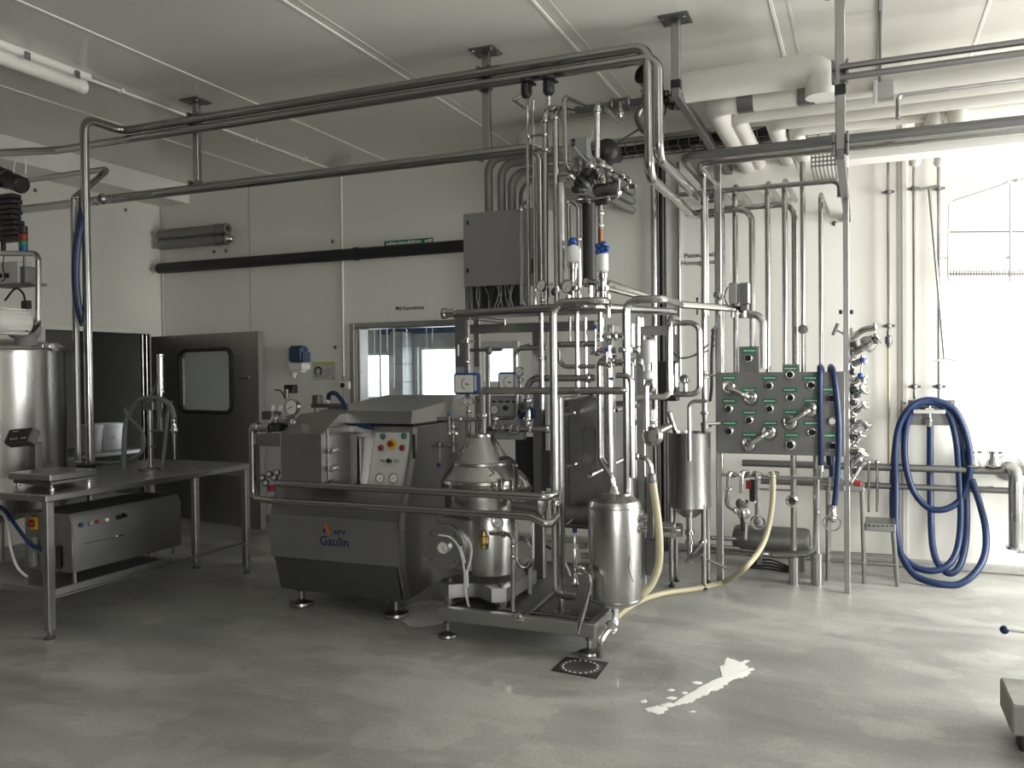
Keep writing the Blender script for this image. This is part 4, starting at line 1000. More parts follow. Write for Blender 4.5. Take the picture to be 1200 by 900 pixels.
# ring rail that carries the upper valves
zr_ = W(640, 361, 4.95).z
rp_ = [W(519, 367, 5.15), W(600, 362, 4.95), W(690, 359, 4.92), W(712, 362, 5.1), W(790, 372, 5.75)]
for q in rp_: q.z = zr_
MB().sweep(fillet([rp_[0]]+rp_[2:], .18, 8), .026, 12).build('ring_rail', 'pipe', S)
q = [Vector((rp_[0].x, 5.35, zr_)), Vector((rp_[0].x+.1, 5.17, zr_)), Vector((rp_[2].x-.05, 4.97, zr_)), Vector((rp_[2].x+.12, 5.2, zr_)), Vector((rp_[2].x+.4, 5.5, zr_)), Vector((rp_[0].x+.3, 5.5, zr_))]
MB().prism(q, (0, 0, -.012), (0, 0, 0)).build('drip_tray', 'dull', S)
MB().lathe(W(533, 367, 5.12), (-1, 0, 0), [(0, .03), (.06, .033), (.065, .04), (.09, .04)], 14).build('rail_end', 'chrome', S)
for (x0, x1, y0, y1) in ((552, 592, 371, 375), (552, 592, 374, 379)):
    MB().cyl(W(x0, y0, 5.05), W(x1, y1, 4.95), .005, n=6).build('tray_rod', 'pipe', S)
MB().cyl(W(592, 374, 4.95), W(592, 381, 4.95), .005, n=6).build('tray_rod', 'pipe', S)

# ---- vertical and looping pipes: (points (px,py,Y), width in px, couplings)
def skp(pts, w, cl=(), **k):
    w *= 1.14; o = pipe(S, pts, w, **k)
    for c in cl:
        ax = {'z': (0, 0, 1), 'x': (1, 0, 0), 'y': (0, 1, 0)}[c[2]]
        mb = MB(); ferrule(mb, W(c[0], c[1], c[3]), ax, w/2*mpp(c[0], c[1], c[3]), .022+.001*w); mb.build('clamp', 'chrome', o)
    return o
F1 = 4.60
skp([(712, 357, F1+.3), (712, 357, F1+.0), (648, 358, F1), (652, 697, F1), (674, 697, F1)], 8, [(651, 590, 'z', F1)], bend=.08, tol=.2)
skp([(568, 458, 4.78), (729, 457, 4.78)], 7.5)
skp([(566, 508, 4.80), (566, 458, 4.80), (575, 458, 4.80)], 8, [(566, 487, 'z', 4.80)], bend=.05)
skp([(736, 600, 4.80), (731, 352, 4.80), (776, 350, 4.80), (795, 366, 5.3), (866, 369, 5.9)], 8.5, [(731, 457, 'z', 4.80), (731, 410, 'z', 4.8)], bend=.07, tol=.1)
skp([(866, 369, 5.9), (894, 370, 5.9), (895, 432, 5.9)], 7.5, bend=.07)
skp([(722, 420, 4.9), (703, 420, 4.9), (703, 538, 4.9), (717, 560, 4.86), (720, 584, 4.86)], 7, bend=.06, tol=.12)
skp([(697, 443, 5.05), (618, 445, 5.05), (618, 498, 5.05)], 7, [(690, 443, 'x', 5.05), (618, 470, 'z', 5.05)], bend=.07)
skp([(650, 404, 5.15), (700, 404, 5.15)], 6); skp([(610, 408, 5.2), (640, 406, 5.2)], 5.5)
skp([(656, 410, 5.1), (656, 430, 5.1), (697, 428, 5.1)], 4.5, bend=.06)
skp([(605, 455, 5.2), (605, 410, 5.2), (622, 404, 5.2)], 4.5, bend=.06)
skp([(676, 365, 5.1), (676, 455, 5.1)], 5); skp([(686, 372, 5.2), (686, 455, 5.2)], 3.5); skp([(668, 372, 5.2), (668, 400, 5.2)], 3)
skp([(634, 365, 5.0), (634, 480, 5.0)], 5, [(634, 420, 'z', 5.0)])
skp([(704, 366, 4.95), (704, 400, 4.95)], 6); skp([(713, 345, 4.95), (713, 372, 4.95)], 4)
skp([(722, 440, 4.76), (740, 440, 4.76), (744, 560, 4.76)], 6, bend=.05); 
skp([(741, 380, 4.95), (741, 412, 4.95)], 5); skp([(748, 372, 5.0), (748, 405, 5.0)], 4)
# U loop right of the valves
skp([(760, 395, 5.3), (765, 400, 5.3), (766, 455, 5.3), (760, 462, 5.3)], 6, bend=.05, snap=False)
skp([(785, 462, 5.35), (785, 372, 5.35), (800, 372, 5.6)], 7, bend=.08, tol=.2)
skp([(820, 445, 5.6), (820, 378, 5.6), (795, 376, 5.6)], 6, bend=.07, tol=.2)
skp([(820, 440, 5.6), (818, 462, 5.6), (790, 463, 5.6)], 6, bend=.06, tol=.2)
skp([(786, 440, 5.35), (783, 465, 5.35), (735, 467, 5.2)], 6.5, bend=.06, tol=.2)
skp([(758, 505, 5.0), (757, 450, 5.0), (764, 447, 5.0)], 5.5, bend=.05, tol=.2)
skp([(808, 540, 5.9), (806, 470, 5.9), (828, 468, 5.9)], 4, bend=.05, tol=.2)
skp([(722, 481, 4.9), (748, 475, 5.3)], 4.5, snap=False); skp([(690, 558, 4.85), (735, 536, 5.2)], 4.5, snap=False)
skp([(660, 468, 4.65), (706, 461, 5.0)], 4.5, snap=False)
for (x, y, x2, y2) in ((660, 487, 672, 484), (660, 548, 674, 544)):
    skp([(x, y, 4.7), (x2, y2, 5.0)], 3.5, snap=False, name='tie_rod'); p = W(x2, y2, 5.0); MB().lathe(p, (.1, -1, 0), [(-.02, .014), (.0, .02), (.012, .018)], 10).build('tie_nut', 'chrome', S)
# plate heat exchanger
he = PB(S, 'heat_exchanger_plate', 'satin', 667, 468, 708, 618, 5.06, .05, .006)
PB(S, 'plate_pack', 'dull', 660, 478, 712, 610, 5.115, .55, .004)
PB(S, 'rating_plate', 'dull', 682, 502, 698, 545, 5.054, .006, .002)
PB(S, 'heat_exchanger_plate', 'dull', 655, 466, 712, 620, 5.67, .05, .006)
PB(S, 'side_plate', 'sheet', 720, 470, 746, 640, 5.5, .03, .004); 
for k in range(6): PB(S, 'hose_strip', 'dull', 634.5+k*1.9, 528, 636+k*1.9, 572, 5.3, .02, .001)
# right lower electrics of the skid
PB(S, 'terminal_box', 'dull', 756, 632, 772, 675, 5.5, .15, .006); PB(S, 'terminal_panel', 'dull', 757, 560, 766, 630, 5.45, .1, .004)
PB(S, 'dark_box', 'rubber', 771, 423, 793, 470, 5.95, .1, .006)
PB(S, 'filter_housing', 'pipe', 787, 424, 794, 455, 5.7, .06, .012)
# horizontal pump body beside the vessel
a = W(660, 603, 4.95); MB().lathe(a, (1, 0, 0), [(0, .05), (.01, .06), (.5, .06), (.51, .05)], 18).build('pump_tube', 'dull', S)
a = W(776, 620, 5.5); MB().lathe(a, (1, 0, 0), [(0, .05), (.07, .05), (.075, .06), (.09, .06), (.095, .045), (.13, .045)], 18).build('pump_tube', 'chrome', S)
# sight glass and little sensor
gl_ = MB().lathe(W(764, 511, 5.0), (-.35, -1, .1), [(-.05, .03), (-.03, .06), (.02, .06), (.025, .05), (.02, .045), (.0, .04)], 20).build('sight_glass', 'pipe', S)
MB().cyl(W(764, 505, 5.04), W(766, 480, 5.04), .02, n=10).build('sight_glass_neck', 'pipe', S); clampring(S, 765, 495, 5.04, 9)
skp([(768, 508, 5.04), (784, 500, 5.2)], 8, snap=False)
MB().lathe(W(741, 495, 5.0), (-.2, -1, 0), [(-.02, .02), (0, .03), (.02, .03), (.03, .02)], 12).build('sensor_head', 'chrome', S)
skp([(741, 500, 5.02), (739, 540, 5.0), (742, 600, 5.0)], 2.5, snap=False, name='sensor_cable', m='palegrey')
MB().lathe(W(803, 445, 5.9), (-.1, -1, .2), [(-.03, .02), (0, .032), (.03, .032), (.035, .02)], 14).build('sensor_head', 'chrome', S)
skp([(803, 450, 5.92), (803, 462, 5.92)], 4, name='sensor_stem')
for (ps) in ([(795, 420, 5.7), (812, 417, 5.75), (830, 404, 5.9)], [(788, 412, 5.7), (800, 420, 5.75), (830, 411, 5.9)]):
    MB().sweep(smoothline([W(*p) for p in ps]), .006, 6).build('cable', 'rubber', S)
# ---- valve nest with blue ball levers
UPv, DN = (0, 0, 1), (0, 0, -1)
knobvalve(S, 700, 411, 4.88, 8, UPv, .14); knobvalve(S, 714, 394, 4.9, 8, (.4, 0, 1), .05, knob=False)
knobvalve(S, 713, 425, 4.86, 8, UPv, .075); knobvalve(S, 718, 425, 4.8, 7, DN, .095)
knobvalve(S, 739, 410, 4.86, 8, UPv, .13); knobvalve(S, 743, 425, 4.84, 7, DN, .10)
skp([(697, 411, 4.9), (722, 411, 4.9)], 6); skp([(703, 425, 4.88), (752, 425, 4.88)], 6.5); skp([(731, 410, 4.88), (746, 410, 4.88)], 6.5); skp([(697, 394, 4.95), (730, 394, 4.95)], 5.5)
skp([(714, 405, 4.88), (714, 640, 4.88)], 6)
for (px, py) in ((694, 411), (722, 425), (728, 425), (748, 410), (722, 394), (752, 425), (700, 394)): clampring(S, px, py, 4.9, 7, (1, 0, 0))
MB().ball(W(712, 395, 4.84), .022, 8).build('valve_bonnet', 'chrome', S)
# white actuator on the right
MB().lathe(W(759, 445, 5.05), (0, 0, 1), [(0, .02), (.01, .03), (.05, .03), (.055, .02), (.10, .02), (.105, .032), (.24, .032), (.245, .02)], 14).build('valve_actuator', 'palegrey', S)
# ---- left instrument group
def meter(px0, py0, px1, py1, Y):
    m_ = PB(S, 'flow_meter', 'blueknob', px0, py0, px1, py1, Y, .08, .012); lo, hi, _ = pbox(px0+2, py0+2.5, px1-3.5, py1-2, Y-.004, .006, .002)
    MB().box(lo, hi, .004).build('meter_face', 'dial', m_)
    c = (lo+hi)/2; arc = [Vector((c.x+.03*math.cos(a)+.012, lo.y-.001, c.z+.036*math.sin(a))) for a in [math.radians(100+160*k/10) for k in range(11)]]
    MB().sweep(arc, .0022, 4).build('meter_scale', 'ink', m_); MB().cyl((c.x+.012, lo.y-.002, c.z), (c.x+.035, lo.y-.002, c.z-.004), .004, n=5).build('meter_needle', 'ink', m_)
    lo, hi, _ = pbox(px1-2.5, py0+3, px1-.3, py1-4, Y-.002, .01, 0); MB().box(lo, hi, .002).build('meter_edge', 'palegrey', m_)
meter(531, 437, 558, 462, 4.95); meter(583, 436, 605, 459, 5.0)
skp([(548, 375, 5.0), (548, 437, 5.0)], 4, [(548, 397, 'z', 5.0), (548, 424, 'z', 5.0)])
knobvalve(S, 548, 400, 4.98, 6, (1, 0, 0), .0, knob=False, ax=(0, 0, 1)); MB().cyl(W(541, 400, 4.97), W(556, 400, 4.97), .008, n=8).build('valve_cross', 'chrome', S)
skp([(537, 404, 4.97), (537, 417, 4.97)], 1.8, name='hook', m='printwhite')
PB(S, 'tee_handle', 'dull', 550, 408, 588, 412, 4.93, .02, .006)
skp([(573, 505, 4.93), (573, 410, 4.93)], 4.2); MB().lathe(W(573, 410, 4.93), (0, 0, 1), [(-.03, .012), (-.02, .022), (.015, .022), (.02, .01)], 10).build('tee_socket', 'dull', S)
gauge(S, W(609, 435, 4.95), .030, needle=.8); MB().lathe(W(609, 454, 4.97), (0, 0, 1), [(0, .018), (.03, .018), (.035, .024), (.06, .024), (.065, .012), (.1, .012)], 10).build('gauge_stem', 'chrome', S)
for px in (546, 552): gauge(S, W(px, 470, 4.85), .022, needle=px)
skp([(549, 505, 4.87), (549, 476, 4.87)], 4.5, [(549, 482, 'z', 4.87), (549, 492, 'z', 4.87)])
# panel with switches and slots
ib = PB(S, 'instrument_panel', 'greyplastic', 556, 464, 612, 515, 5.10, .08, .006)
for k in range(6): PB(ib, 'vent_slot', 'ink', 560+k*8, 469.5, 565+k*8, 472, 5.096, .006, .001)
gauge(S, W(580, 480, 5.08), .030, (-.1, -1, 0)); MB().lathe(W(593, 478, 5.09), (0, -1, 0), [(0, .018), (.02, .016), (.025, .01)], 12).build('panel_knob', 'black', S)
skp([(573, 470, 5.0), (574, 490, 5.0), (600, 490, 5.0), (606, 484, 5.0), (606, 462, 5.0)], 4, snap=False, bend=.05)
MB().lathe(W(615, 477, 4.96), (-.1, -1, 0), [(-.03, .02), (0, .032), (.03, .032), (.032, .014), (.01, .013)], 16).build('sight_port', 'dull', S)
PB(S, 'blue_cover', 'blue', 607, 477, 624, 491, 5.08, .06, .008)
skp([(619, 480, 4.98), (619, 498, 4.98)], 5.5, [(619, 492, 'z', 4.98)])
# horizontal manifold above the separator
skp([(572, 502, 4.88), (645, 503, 4.88)], 6.5, name='manifold')
for px in (580, 590, 599, 608, 622, 642): clampring(S, px, 502.5, 4.88, 7, (1, 0, 0))
for px in (580, 618): skp([(px, 500, 4.88), (px, 488, 4.88)], 6, [(px, 491, 'z', 4.88)])
MB().sweep(smoothline([W(584, 505, 4.86), W(596, 508, 4.82), W(608, 507, 4.84)]), .012, 8).build('drain_bend', 'dull', S)
PB(S, 'dark_panel', 'rubber', 604, 512, 632, 598, 5.45, .02, .002)
# sampling cock stack left of the separator
skp([(531, 530, 4.75), (531, 492, 4.75)], 4, [(531, 500, 'z', 4.75), (531, 507, 'z', 4.75)])
skp([(513, 491, 4.75), (560, 491, 4.75)], 4.5, [(540, 491, 'x', 4.75)], name='sample_line'); skp([(526, 487, 4.72), (526, 505, 4.72)], 3, name='lever'); MB().ball(W(526, 486, 4.72), .012, 8).build('lever_tip', 'blueknob', S)
MB().ball(W(527, 508, 4.71), .016, 8).build('cock_nut', 'chrome', S); MB().ball(W(534, 508, 4.71), .017, 8).build('cock_nut', 'chrome', S)
skp([(506, 521, 4.72), (531, 521, 4.72)], 4, name='sample_line'); MB().lathe(W(515, 521, 4.70), (0, -1, 0), [(0, .02), (.02, .02), (.03, .012)], 10).build('cock_body', 'dull', S)
skp([(515, 523, 4.70), (514, 542, 4.70)], 2.5, name='lever'); MB().ball(W(514, 545, 4.70), .014, 8).build('lever_tip', 'blue', S)
skp([(566, 512, 4.8), (560, 512, 4.8), (560, 488, 4.8)], 3.5)

# ================================================================ upper valve tower of the skid
def gz(y, px=650, Y=5.0): return W(px, y, Y).z
U = 5.05
skp([(611, 357, U), (611, 243, U), (620, 232, U+.1)], 3.4, [(611, 246, 'z', U)], snap=False, bend=.03)
skp([(620, 357, U), (619, 112, U)], 3.4, [(619, 160, 'z', U)]); skp([(627, 357, U+.05), (626, 118, U+.05)], 3)
skp([(640, 357, U), (639, 132, U), (649, 126, U+.05), (654, 128, U+.1)], 6, [(639, 142, 'z', U), (639, 158, 'z', U), (640, 176, 'z', U)], snap=False, bend=.05)
skp([(653, 357, U), (651, 134, U), (656, 127, U+.08), (672, 130, U+.7)], 6.5, [(651, 139, 'z', U)], snap=False, bend=.06)
skp([(672, 203, U+.02), (663, 196, U), (661, 113, U), (672, 118, U+.2), (690, 126, U+.8)], 5.5, snap=False, bend=.06)
skp([(657, 330, U), (656, 215, U), (668, 210, U+.05)], 4.5, snap=False, bend=.05)
skp([(668, 338, U-.05), (658, 335, U-.05), (657, 215, U-.05)], 9, snap=False, bend=.07)
skp([(667, 290, U), (666, 240, U), (673, 232, U), (690, 231, U)], 4.5, snap=False, bend=.05)
skp([(679, 352, U), (678, 244, U), (672, 236, U), (666, 236, U)], 5, [(678, 280, 'z', U)], snap=False, bend=.04)
skp([(672, 232, U+.02), (681, 236, U+.02), (722, 231, U+.02), (726, 226, U+.02), (726, 204, U+.02)], 5, [(690, 235, 'x', U+.02), (713, 232, 'x', U+.02)], snap=False, bend=.05)
skp([(700, 186, U), (700, 122, U), (703, 121, U+.05), (726, 143, U+.5), (727, 128, U+.5)], 6, [(700, 130, 'z', U), (727, 134, 'z', U+.5)], snap=False, bend=.05)
skp([(700, 186, U), (716, 199, U), (730, 206, U), (745, 218, U)], 5.5, [(707, 192, 'x', U), (716, 199, 'x', U), (731, 207, 'x', U), (738, 213, 'x', U)], snap=False, bend=.03)
skp([(745, 218, U), (728, 222, U+.02), (722, 222, U+.02)], 4.5, [(735, 220, 'x', U+.01)], snap=False)
MB().lathe(W(696, 224, U+.03), (1, 0, .06), [(0, .03), (.02, .04), (.13, .04), (.135, .05), (.16, .05), (.165, .035)], 16).build('control_valve_body', 'dull', S)
for (px, py, rr) in ((672, 204, .03), (680, 212, .035), (690, 205, .05), (694, 196, .03), (705, 210, .028), (718, 206, .026), (676, 222, .025), (684, 219, .03), (710, 196, .022), (688, 212, .03), (674, 210, .026)):
    MB().lathe(W(px, py, U-.02), (random.uniform(-1, 1), -.6, random.uniform(-.4, 1)), [(-.04, rr*.6), (-.03, rr), (0, rr), (.004, rr*.75), (.02, rr*.75), (.024, rr), (.04, rr*.9), (.05, rr*.4)], 12).build('valve_fitting', random.choice(['chrome', 'dull', 'rubber']), S)
skp([(690, 232, U+.08), (689, 330, U+.08)], 14, name='black_insulated_pipe', m='blackpipe', n=16)
skp([(704, 288, U), (704, 238, U)], 5, [(704, 250, 'z', U), (704, 264, 'z', U)], m='dull'); skp([(704, 288, U), (704, 268, U)], 5.5, m='copper', name='copper_stub')
MB().cyl(W(698, 238, U-.02), W(712, 236, U-.02), .018, n=10).build('hand_wheel', 'rubber', S)
for (px, py, h) in ((671, 283, 24), (706, 292, 26)):
    p = W(px, py, U-.08)
    if px > 700:
        mb = MB()
        for k in range(5): a = math.radians(72*k); mb.ball(p+Vector((.030*math.cos(a), -.01, .030*math.sin(a))), .02, 6)
        mb.ball(p, .028, 8); mb.build('blue_hand_wheel', 'blueknob', S)
    else: MB().ball(p, .026, 8).build('blue_hand_wheel', 'blueknob', S)
    z1 = W(px, py+6, U-.08).z; z0 = W(px, py+h, U-.08).z; z2 = W(px, 357, U-.08).z
    MB().lathe((p.x, p.y, z0), (0, 0, 1), [(0, .030), (.006, .036), (z1-z0, .036), (z1-z0+.005, .014), (z1-z0+.02, .012)], 16).build('valve_cylinder', 'printwhite', S)
    MB().lathe((p.x, p.y, z2), (0, 0, 1), [(0, .02), (.02, .04), (.04, .04), (.045, .024), (.08, .026), (.085, .042), (.11, .042), (.115, .024), (z0-z2-.05, .026), (z0-z2-.02, .034), (z0-z2, .03)], 14).build('valve_stem', 'chrome', S)
gauge(S, W(635, 335, U-.08), .036, (-.35, -1, .1), needle=1.1); skp([(636, 357, U-.07), (636, 344, U-.07)], 5, [(636, 352, 'z', U-.07)])
gauge(S, W(666, 336, U-.12), .042, (-.35, -1, .1), needle=.9); skp([(666, 357, U-.11), (666, 346, U-.11)], 5, [(666, 352, 'z', U-.11)])
MB().ball(W(651, 342, U+.05), .03, 8).build('valve_bonnet', 'dull', S)
skp([(683, 331, U-.05), (698, 331, U-.05), (701, 336, U-.05), (701, 357, U-.05)], 6.5, [(687, 331, 'x', U-.05)], snap=False, bend=.06)
skp([(692, 357, U-.02), (692, 335, U-.02)], 5)
for (y0, y1, w) in ((331, 349, 6), (338, 352, 5.5)): skp([(712, y0, U), (766, y1, 5.5)], w, snap=False)
# black actuators above
for (px, py) in ((617, 104), (643, 101)):
    p = W(px, py+12, U); MB().lathe(p, (0, 0, 1), [(0, .012), (.015, .03), (.03, .036), (.09, .036), (.095, .03), (.10, .03), (.105, .042), (.125, .042)], 14).build('vent_actuator', 'black', S)
    PB(S, 'actuator_plate', 'black', px-1, py-9, px+8, py-6, U-.03, .06, .004)
skp([(643, 125, U), (643, 113, U)], 3.5); skp([(601, 117, U-.03), (612, 112, U), (620, 113, U)], 3, [(612, 112, 'x', U)], snap=False); skp([(601, 117, U-.03), (622, 132, U+.4)], 2.6, snap=False, m='dull')
# bracket clips across the tall pipes
for y in (158, 175): PB(S, 'pipe_bracket', 'dull', 617, y-1, 643, y+1, U+.02, .02, .003)
# grey positioner box
pb_ = PB(S, 'positioner_box', 'greyplastic', 667, 161, 688, 184, U+.1, .12, .006)
for y in (165, 170): MB().lathe(W(672, y, U+.1), (0, -1, 0), [(0, .012), (.006, .012)], 10).build('box_port', 'ink', pb_)
PB(S, 'positioner_leg', 'dull', 673, 184, 677, 204, U+.12, .03, .003); PB(S, 'positioner_leg', 'dull', 682, 184, 687, 204, U+.12, .03, .003)
MB().sweep(smoothline([W(673, 172, U+.05), W(681, 182, U+.02), W(690, 191, U)]), .005, 6).build('air_line', 'palegrey', S)
MB().sweep(smoothline([W(697, 150, U), W(691, 168, U), (W(692, 180, U)), W(697, 188, U)]), .007, 6).build('air_line', 'palegrey', S)
MB().lathe(W(711, 178, U+.25), (.4, -1, .2), [(-.1, .05), (-.06, .075), (.04, .075), (.07, .05), (.08, .02)], 18).build('black_diaphragm', 'black', S)
PB(S, 'black_cowl', 'black', 700, 168, 722, 186, U+.4, .15, .01)
# product line under the ceiling with tee, and hose coil
ptop('thin_steel_pipe', 'thin pipe under the ceiling with a tee above the skid tower', 'pipe', [W(674, 128, 5.7), Vector((W(762, 112, 5.7).x, 5.7, W(674, 128, 5.7).z))], 6, m='dull')
ptop('thin_steel_pipe', 'dull pipe running beside the tee line above the skid tower', 'pipe', [W(668, 132, 5.85), Vector((W(770, 112, 5.85).x, 5.85, W(668, 132, 5.85).z))], 6, m='dull')
MB().lathe(W(727, 119, 5.7), (1, 0, 0), [(-.07, .024), (-.06, .034), (-.05, .024), (.05, .024), (.06, .034), (.07, .024)], 12).build('pipe_tee', 'dull', S)
MB().cyl(W(727, 119, 5.7), W(727, 131, U+.5), .016, n=8).build('tee_branch', 'chrome', S)
hs = [W(760, 124, 5.5), W(752, 126, 5.5), W(747, 137, 5.5), W(752, 150, 5.5), W(757, 155, 5.5)]
tag(MB().sweep(smoothline(hs), .022, 10).build('steel_bend', 'dull'), 'curved steel bend hanging by the tall bent pipes', 'pipe')
bl = thing('black_valve', 'black round actuator valve under the ceiling by the tall bent pipes', 'valve', W(755, 95, 5.5))
MB().lathe(W(755, 88, 5.5), (-.5, -.8, .1), [(-.06, .03), (-.04, .062), (.03, .062), (.035, .045), (.02, .04)], 18).build('actuator', 'black', bl)
MB().cyl(W(755, 97, 5.5), W(755, 113, 5.6), .018, n=10).build('stem', 'chrome', bl)
for y in (101, 107): clampring(bl, 755, y, 5.5, 7)
tv = thing('valve_cluster', 'small cluster of steel valves under the bearer by the ceiling', 'valve', W(783, 117, 5.6))
for k in range(9):
    px = 772+(k % 4)*7+random.uniform(-2, 2); py = 110+(k//3)*7+random.uniform(-2, 2)
    MB().lathe(W(px, py, 5.55), (random.uniform(-1, 1), -.5, random.uniform(-.6, .6)), [(-.03, .012), (-.02, .024), (.01, .024), (.014, .016), (.04, .016)], 10).build('valve_body', random.choice(['dull', 'chrome', 'black']), tv)
MB().cyl(W(763, 112, 5.6), Vector((hx3, 5.6, W(795, 112, 5.6).z)), .014, n=8).build('carrier_pipe', 'dull', tv)
MB().sweep(smoothline([W(780, 116, 5.6), W(778, 135, 5.7), W(760, 145, 5.6), W(735, 160, 5.4), W(710, 178, 5.3)]), .006, 6).build('cable', 'black', tv)

# ================================================================ control cabinet behind the tower and its ducts
YC = 5.75
cb_ = thing('control_cabinet', 'grey steel control cabinet with cables beneath, behind the skid pipes', 'cabinet', W(592, 335, YC+.1))
skp([(752, 372, 5.75), (752, 420, 5.75)], 4)
bd = PB(cb_, 'body', 'cabinetgrey', 544, 248, 641, 333, YC+.012, .24, .006); lo, hi, _ = pbox(543, 246, 642, 334, YC, .01, .004)
dr = MB().box(lo, hi, .004).build('door', 'cabinetgrey', cb_)
for y in (261, 317): PB(dr, 'lock', 'ink', 546.5, y-2.5, 549, y+2.5, YC-.006, .01, .002)
PB(cb_, 'cable_bay', 'rubber', 554, 334, 614, 362, YC+.1, .1, .004)
for px in (547, 552): PB(cb_, 'stand_leg', 'dull', px-1.5, 334, px+1.5, 440, YC+.05, .03, .003)
for k in range(22):
    x0 = 557+k*2.5; x1 = x0+random.uniform(-8, 8); MB().sweep(smoothline([W(x0, 334, YC+.07), W((x0+x1)/2+random.uniform(-3, 3), 347, YC+.05), W(x1, 362, YC+.07)], 4), .005, 5).build('cable', random.choice(['rubber', 'greyplastic', 'rubber']), cb_)
PB(cb_, 'rust_label', 'copper', 622, 303, 626, 320, YC-.02, .018, .002)
PB(cb_, 'back_plate', 'sheet', 533, 368, 562, 430, YC+.2, .02, .003)
labs = ['outermost grey lagged duct bending down to the control cabinet', 'second grey lagged duct bending down to the control cabinet', 'third grey lagged duct bending down to the control cabinet', 'innermost grey lagged duct bending down to the control cabinet']
for k, (px, yt) in enumerate(((573, 186), (588, 192), (600, 203), (613, 214))):
    Y_ = 5.95; a = W(px, 250, Y_); z1 = W(px, yt, Y_).z; xe = W(668, yt, Y_).x
    o = thing('cable_duct', labs[k], 'duct', a)
    MB().sweep(fillet([Vector((a.x, Y_, W(px, 249, YC).z)), Vector((a.x, Y_, z1)), Vector((xe, Y_+.0, z1)), Vector((xe+.1, YB, z1))], .11, 8), .032, 14).build('lagging', 'greyinsul', o)
# ================================================================ separator
cX, cY = W(564, 560, 4.84).x, 4.84
sp = thing('cream_separator', 'stainless centrifugal separator with conical hood and side motor', 'separator', (cX, cY, SZ1))
mp = mpp(564, 560, cY)
def sz(y): return W(564, y, cY).z
zb = SZ1
MB().lathe((cX, cY, 0), (0, 0, 1), [(sz(598), .15), (sz(593), .232), (sz(572), .236)], 40).build('bowl_casing', 'bright', sp)
MB().lathe((cX, cY, 0), (0, 0, 1), [(sz(572), .25), (sz(570), .258), (sz(566), .258), (sz(565.5), .248), (sz(563.5), .248), (sz(563), .26), (sz(560), .256), (sz(559), .245)], 40).build('clamp_ring', 'chrome', sp)
MB().lathe((cX, cY, 0), (0, 0, 1), [(sz(559), .245), (sz(552), .225), (sz(543), .190)], 40).build('lower_hood', 'bright', sp)
MB().lathe((cX, cY, 0), (0, 0, 1), [(sz(543), .196), (sz(540.5), .196), (sz(540), .184), (sz(512), .086), (sz(510), .088), (sz(508), .085)], 40).build('upper_hood', 'bright', sp)
for px in (527, 583, 596): 
    PB(sp, 'latch', 'chrome', px, 561, px+5, 588, cY-.26 if px > 560 else cY-.22, .03, .004)
MB().sweep(smoothline([W(585, 538, cY-.14), W(596, 537, cY-.12), W(604, 545, cY-.1), W(606, 565, cY-.15), W(603, 577, cY-.18)]), .012, 8).build('swing_arm', 'rubber', sp)
MB().cyl(W(604, 544, cY-.1), W(604, 558, cY-.1), .016, n=10).build('swing_pin', 'chrome', sp)
MB().lathe(W(612, 566, cY), (.5, -.3, -.6), [(-.08, .03), (0, .05), (.06, .045)], 14).build('outlet_funnel', 'chrome', sp)
MB().sweep([W(573, 548, cY-.225), W(579, 555, cY-.24), W(573, 558, cY-.24)], .004, 5).build('black_mark', 'ink', sp)
MB().lathe(W(600, 587, cY-.12), (1, -.1, 0), [(0, .06), (.01, .068), (.02, .06), (.18, .06), (.19, .072), (.21, .072), (.22, .05)], 20).build('discharge_tube', 'satin', sp)
# frame, gear housing and motor flange
MB().lathe((cX+.05, cY, 0), (0, 0, 1), [(.335, .16), (.345, .165), (sz(608), .165), (sz(600), .15)], 32).build('frame_body', 'bright', sp)
xg0, xg1 = W(510, 620, 4.66).x, W(551, 620, 4.66).x
MB().box((xg0, 4.665, .36), (xg1, 4.95, W(530, 608, 4.66).z), .01).build('gear_housing', 'sheet', sp)
c = W(521, 641, 4.64)
fl_ = MB().lathe(c, (0, -1, 0), [(-.03, .12), (-.025, .142), (.006, .142), (.010, .138)], 40).build('motor_flange', 'sheet', sp)
for a in (45, 135, 225, 315): MB().lathe(c+Vector((math.cos(math.radians(a))*.115, -.01, math.sin(math.radians(a))*.115)), (0, -1, 0), [(0, .01), (.008, .01)], 6).build('flange_bolt', 'dull', fl_)
gauge(sp, c+Vector((.005, -.02, 0)), .042, (0, -1, 0), needle=2.2)
# base plate with lugs
bz0, bz1 = W(555, 703, 4.58).z, W(555, 687, 4.58).z; bx0, bx1 = W(514, 695, 4.58).x, W(592, 695, 4.58).x
q = [Vector((bx0, 4.60, bz0)), Vector((bx0+.08, 4.56, bz0)), Vector((bx0+.2, 4.64, bz0)), Vector((bx1-.2, 4.64, bz0)), Vector((bx1-.08, 4.56, bz0)), Vector((bx1, 4.60, bz0)), Vector((bx1, 5.1, bz0)), Vector((bx0, 5.1, bz0))]
MB().prism(q, (0, 0, 0), (0, 0, bz1-bz0)).build('base_plate', 'sheet', sp)
for x in (bx0+.05, bx1-.05):
    for y in (4.63, 5.05):
        MB().lathe((x, y, SZ1-.02), (0, 0, 1), [(0, .028), (bz0-SZ1-.01, .028), (bz0-SZ1-.005, .038), (bz0-SZ1+.02, .038)], 14).build('rubber_mount', 'satin', sp)
        MB().lathe((x, y, bz1), (0, 0, 1), [(0, .016), (.02, .016), (.025, .008)], 6).build('base_bolt', 'dull', sp)
